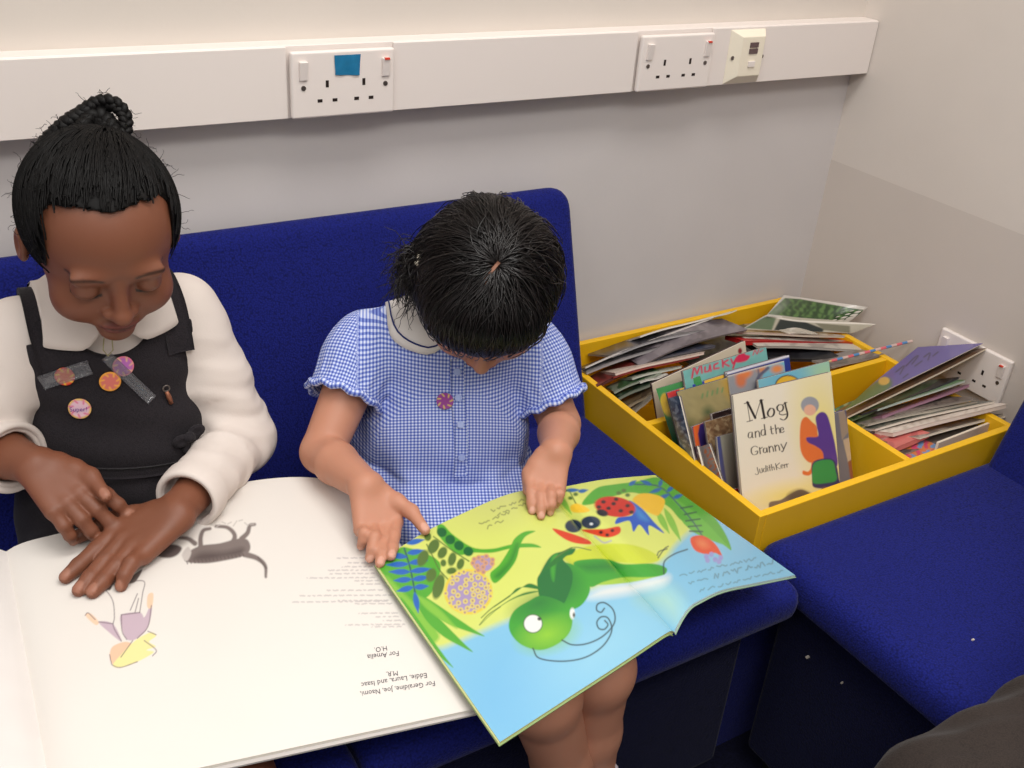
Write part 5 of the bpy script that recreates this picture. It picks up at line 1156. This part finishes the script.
for i,(lb,A_,B_,dv,th,c,pal,ed,sg) in enumerate(LL): booklet(lb,A_,B_,dv,th,blot(c,pal,i+1,.3),edge=ed,sag=sg,wav=.001,group=GB)
def artN(X,Y):
    A=Art(X,Y,C(206,198,188)); A.poly([(768,314),(785,298),(800,299),(863,310),(862,314),(846,321),(800,318)],C(62,88,50),smooth=False)
    n=A.noise(.9,3); i=np.nonzero((A.c[:,1]<C(100,110,90)[1]))[0]; A._mix(i,np.clip(n[i]*3,0,1)*.8,C(96,128,70)); A._mix(i,np.clip(-n[i]*3,0,1)*.6,C(40,56,36)); A.ell(778,309,9,3,-40,C(150,160,140),soft=3,alpha=.7); return A.c
booklet('booklet with a green landscape photo lying open on top of the pile','' or (766,316,.500),(848,323,'x-.030'),(0,.1,0),.002,artN,edge=(224,216,204),A2=(784,295,.500),B2=(868,307,'x-.006'),group=GB,nu=90,nv=50)
def artO(X,Y):
    A=Art(X,Y,C(176,168,150)); A.poly([(744,328),(764,317),(776,318),(772,330)],C(90,108,78),smooth=False); A.poly([(774,330),(780,319),(800,320),(824,329),(822,334)],C(34,42,40),smooth=False); A.poly([(824,330),(815,323),(850,326),(850,333)],C(120,116,96),smooth=False); A.stroke([(766,315),(800,321),(876,324)],C(226,218,206),1.6); A.stroke([(742,329),(766,315)],C(190,190,180),1.4,smooth=False); return A.c
booklet('open booklet with dark and green photos and a curled white edge',(742,329,.492),(853,333,'x-.055'),(0,.1,0),.002,artO,edge=(222,214,200),A2=(766,315,.497),B2=(876,324,'x-.006'),group=GB,nu=90,nv=40)
for lb,A_,B_,dv,th,c,pal,ed,sg in (
 ('small white booklet corner peeping out of the back pile',(789,334,.490),(818,334,.488),(0,.03,-.004),.002,(196,186,170),[(220,212,200)],(222,214,200),.003),
 ('brown edged booklet above the red one',(738,332,.492),(846,336,.487),(0,.06,-.02),.004,(196,180,160),[(150,110,70)],(196,180,164),.0),
 ('bright red booklet in the back right of the box',(744,341,.490),(861,343,'x-.055'),(0,.05,-.012),.008,(196,36,36),[(170,28,30)],(176,34,36),.001),
 ('pale grey stack of pages below the red booklet',(757,346,.484),(876,351,'x-.045'),(0,.04,-.0),.005,(196,188,176),[(160,152,144)],(186,178,168),.003),
 ('dark sheet added as shade behind the cross divider',(772,360,.466),(842,358,.462),(0,.08,.0),.006,(30,30,34),[(46,46,50)],(44,42,44),.0),  # dark slab standing in for the shade down inside the compartment
 ('grey booklet under the striped pencil',(832,367,.470),(884,354,'x-.062'),(0,.05,-.01),.004,(140,130,124),[(110,102,98)],(168,158,148),.0),
 ('grey-green booklet deep in the middle of the back compartment',(700,372,.44),(790,352,.44),(0,.13,.0),.012,(96,98,90),[(60,60,58)],(150,146,138),.0),
 ('buff booklet at the bottom of the back right pile',(790,352,.44),(860,345,.44),(0,.13,.0),.012,(150,136,116),[(100,90,80)],(170,160,146),.0),
): booklet(lb,A_,B_,dv,th,blot(c,pal,len(lb),.3),edge=ed,sag=sg,wav=.0008,group=GB)
# striped pencil over the rim
a,b=at(831,361,z=.480),at(912,341,x=-.008); m=[]
pc=empty('pencil',a); tag(pc,'pink, blue and white striped pencil lying across the rim of the box','pencil')
cs=[(226,110,120),(90,140,190),(220,190,180)]; MB_=MB(); mts=[mat('pencil_stripe',C(*c),.4) for c in cs]
for i in range(15): MB_.tube([a+(b-a)*i/15,a+(b-a)*(i+1)/15],.0026,6,m=i%3,cap=(i in(0,14)))
MB_.build('barrel',mts,pc); MB().tube([a-(b-a)*.06,a],[.0004,.0024],6).build('point',mat('bare_wood',C(214,180,130),.6),pc)
# --- booklets in the right compartment
GC='booklets slumped in the right compartment of the yellow box'
def artP(X,Y):
    A=Art(X,Y,C(98,86,158)); A.c*=(1+.07*A.noise(.3,2))[:,None]
    A.poly([(843,412),(852,398),(884,378),(892,385),(876,398),(850,412)],C(84,112,56),soft=2); A.ell(884,381,5.5,4,-10,C(222,176,70)); A.soft=.6
    for p in ([(896,372),(904,366),(900,374)],[(906,366),(914,358),(918,356),(912,364)],[(915,366),(922,361)],[(924,357),(930,353),(928,360)],[(933,356),(938,352)],[(903,378),(908,374)]): A.stroke(p,C(44,36,70),1.3)
    return A.c
booklet('purple covered booklet propped against the right wall',(843,411,.478),(984,343,'x-.010'),(0,.1,0),.002,artP,edge=(222,210,190),A2=(872,384,.474),B2=(918,347,'x-.012'),group=GC,nu=90,nv=50)
for lb,A_,B_,dv,th,c,pal,ed,sg in (
 ('cream edged booklet just under the purple one',(847,417,.474),(987,348,'x-.010'),(-.01,.05,-.03),.003,(110,80,60),[(90,70,60)],(214,200,178),-.002),
 ('black booklet with a speckled spine under the purple one',(862,414,.468),(960,377,'x-.060'),(-.01,.05,-.03),.003,(34,34,38),[(90,88,92)],(70,66,70),-.002),
 ('pale green folded booklet with a rounded spine',(878,409,.472),(966,380,'x-.055'),(-.02,.05,-.02),.004,(120,146,110),[(90,120,80)],(196,206,192),.0),
 ('plum edged booklet below the pale green one',(882,416,.466),(970,384,'x-.055'),(-.01,.04,-.03),.005,(120,80,100),[(90,60,80)],(150,110,126),.0),
 ('grassy green booklet at the left of the right compartment',(850,421,.464),(880,408,.466),(-.0,.05,-.01),.004,(96,126,70),[(150,150,90),(60,90,50)],(110,126,90),.0),
 ('taupe booklet in the middle of the right compartment',(900,414,.470),(974,398,'x-.072'),(-.01,.05,-.02),.005,(120,108,100),[(90,80,76)],(150,138,128),.002),
 ('grey edged booklet with fanned pages',(868,424,.462),(978,402,'x-.066'),(-.01,.05,-.025),.004,(150,140,130),[(120,110,100)],(190,178,162),.003),
 ('white edged booklet bending down to the left',(875,429,.462),(996,401,'x-.042'),(-.01,.05,-.025),.004,(70,74,66),[(110,104,92)],(222,210,196),.004),
 ('olive booklet end at the divider',(858,428,.456),(886,418,.458),(0,.04,-.01),.005,(110,120,80),[(80,84,60)],(170,156,110),.0),
 ('dark navy booklet end at the divider',(866,434,.454),(896,423,.458),(0,.04,-.01),.005,(50,50,56),[(84,80,80)],(90,84,84),.0),
 ('wide pinkish white booklet across the right compartment',(893,433,.466),(1008,404,'x-.034'),(-.01,.05,-.02),.007,(226,212,200),[(200,184,170)],(226,208,196),.002),
 ('red and white booklet end beside the divider',(874,441,.454),(904,430,.458),(0,.04,-.01),.006,(176,70,64),[(220,210,200)],(200,150,140),.0),
 ('brown booklet below the wide pinkish one',(880,446,.452),(925,432,.460),(0,.04,-.01),.006,(130,84,66),[(90,60,50)],(196,180,164),.0),
 ('salmon pink booklet rolled at its end',(888,452,.456),(930,433,.466),(0,.04,-.01),.008,(206,110,104),[(180,90,90)],(210,118,110),.001),
 ('cream folded booklet with an open white corner',(920,437,.468),(1004,414,'x-.022'),(-.01,.04,-.02),.004,(170,160,150),[(110,104,100)],(228,216,198),.001),
 ('grey-brown booklet near the front panel',(897,457,.452),(985,428,'x-.075'),(0,.04,-.01),.006,(120,108,100),[(80,74,70)],(176,164,150),.0),
 ('orange, pink and blue patterned booklet end by the front panel',(903,463,.452),(944,448,.456),(0,.04,-.006),.007,(206,120,70),[(200,60,110),(80,150,200)],(196,110,70),.0),
): booklet(lb,A_,B_,dv,th,blot(c,pal,len(lb)+3,.35),edge=ed,sag=sg,wav=.0006,group=GC)
a0,b0=at(939,443,z=.470),at(1006,417,x=-.020); c0=at(930,456,z=.440)-at(939,443,z=.470)
r=empty('booklet',a0); tag(r,'white booklet with a thick cream top edge at the front of the right compartment','booklet',GC)
Sx=lambda u,v: a0+np.outer(u,b0-a0)+np.outer(v,V(-.004,-.004,-.045))
sheet('cover',Sx,20,10,.001,blot((196,186,184),[(176,168,170)],3,.2),r,edge=(230,216,196)); sheet('page_block',lambda u,v:Sx(u,v)+V(0,.0012,.0),12,6,.003,plain((230,216,196)),r,edge=(232,218,198))
# ------------------------------------------------------------------ adult on the right sofa: only a knee shows in the picture
M_trou=weave_mat('grey_brown_trousers',C(62,54,50),C(44,38,36),.0016,bump=.5,var=.12)
M_jump=weave_mat('dark_jumper',C(50,52,60),C(36,38,44),.003,bump=.6)
AD=Shape(); ac=V(-.30,-1.13,.0); up=V(0,0,1)
hip=[V(-.28,-1.04,.515),V(-.28,-1.24,.515)]; kne=[V(-.835,-1.012,.500),V(-.80,-1.28,.505)]; ank=[V(-.835,-1.03,.10),V(-.82,-1.30,.10)]
for h_,k_,a_ in zip(hip,kne,ank): AD.cone(h_,k_,.088,.064,k=.03); AD.chain([k_,k_*.6+a_*.4,a_],[.062,.055,.045],k=.02)
AD.ell((-.27,-1.14,.55),(.13,.18,.12),None,.04)
def tf(P): return .0035*np.sin(P[:,0]*70+P[:,2]*50+2*np.sin(P[:,1]*40))*np.clip((P[:,0]+.95)*3,0,1)+.002*np.sin(P[:,1]*150+P[:,0]*60)
vt,ft=AD.mesh((-.95,-1.42,.05),(-.08,-.90,.72),.006,disp=tf)
SK3=C(205,160,140); BD=Shape()
sh=[V(-.24,-.97,1.00),V(-.24,-1.31,1.00)]; el=[V(-.32,-.93,.74),V(-.34,-1.38,.74)]; wr=[V(-.52,-1.02,.63),V(-.54,-1.26,.63)]; ahc=V(-.28,-1.14,1.27)
BD.ell((-.25,-1.14,.72),(.105,.16,.14),None,.04); BD.ell((-.22,-1.14,.92),(.10,.165,.15),None,.04); BD.cone(sh[0],sh[1],.055,.055,k=.04)
JM=BD.grown(.012)
for s_,e_,w_ in zip(sh,el,wr): JM.chain([s_,e_,e_*.15+w_*.85],[.058,.048,.036],k=.02)
AR=frame(nrm(V(-.85,.15,-.35)),V(-.3,0,.95)); bd=Shape(); head(bd,ahc,AR,1.2); bd.cone(V(-.22,-1.14,1.02),ahc-AR[2]*.06-AR[1]*.02,.055,.05,k=.02)
hn=Shape(); hi_=[]
for w_,e_,sg in zip(wr,el,(1,-1)):
    hn.cone(e_*.4+w_*.6,w_,.03,.025,k=.01); hi_+=hand(hn,w_,V(-1,.0,-.35),V(-.3,0,.9),.18,sg,curl=(.3,.3,.35,.4),fat=.85)
v,f=joinm([(BD.mesh((-.42,-1.40,.50),(-.08,-.88,1.12),.008)),(bd.mesh(ahc-.17,ahc+.16,.003)),(hn.mesh((-.74,-1.36,.52),(-.44,-.92,.70),.0035))])
c=facecol(v,ahc,AR,SK3,1.2,C(180,100,95),C(60,45,35)); c[np.linalg.norm(v-ahc,axis=1)>.15]=SK3
ad=mk('person',v,f,M_skin,smooth=True,col=c); tag(ad,'seated adult on the right sofa, only a grey-brown trousered knee in view','person')
mk('trousers',vt,ft,M_trou,ad,smooth=True)
v,f=JM.mesh((-.60,-1.47,.55),(-.08,-.85,1.10),.006,disp=lambda P:.002*np.sin(P[:,2]*90+P[:,1]*40),clip=lambda P:(.06-np.linalg.norm(P-V(-.24,-1.14,1.09),axis=1)).astype(np.float32)); mk('jumper',v,f,M_jump,ad,smooth=True)
AH=Shape(); Q=lambda x,y,z: ahc+1.2*(x*AR[0]+y*AR[1]+z*AR[2]); AH.ell(Q(0,-.012,.026),np.array((.078,.092,.080))*1.2,AR,.02); AH.ell(Q(0,-.05,-.05),np.array((.07,.045,.08))*1.2,AR,.03)
v,f=AH.mesh(ahc-.2,ahc+.17,.004,clip=lambda P:(lambda u:np.minimum(u[:,1]-.02,.062-u[:,2]))(((P-ahc)@AR.T)/1.2).astype(np.float32),disp=lambda P:.0015*np.sin(((P-ahc)@AR.T)[:,0]*400)); mk('hair',v,f,M_hair1,ad,smooth=True)
for a_ in ank:
    S=Shape(); S.ell(a_+V(-.05,0,-.055),(.135,.046,.040),None,.02); S.cone(a_+V(0,0,.03),a_-V(0,0,.03),.045,.045,k=.02); v,f=S.mesh(a_-V(.22,.09,.11),a_+V(.12,.09,.06),.006,clip=lambda P:(.004-P[:,2]).astype(np.float32)); mk('shoe',v,f,M_shoe,ad,smooth=True)
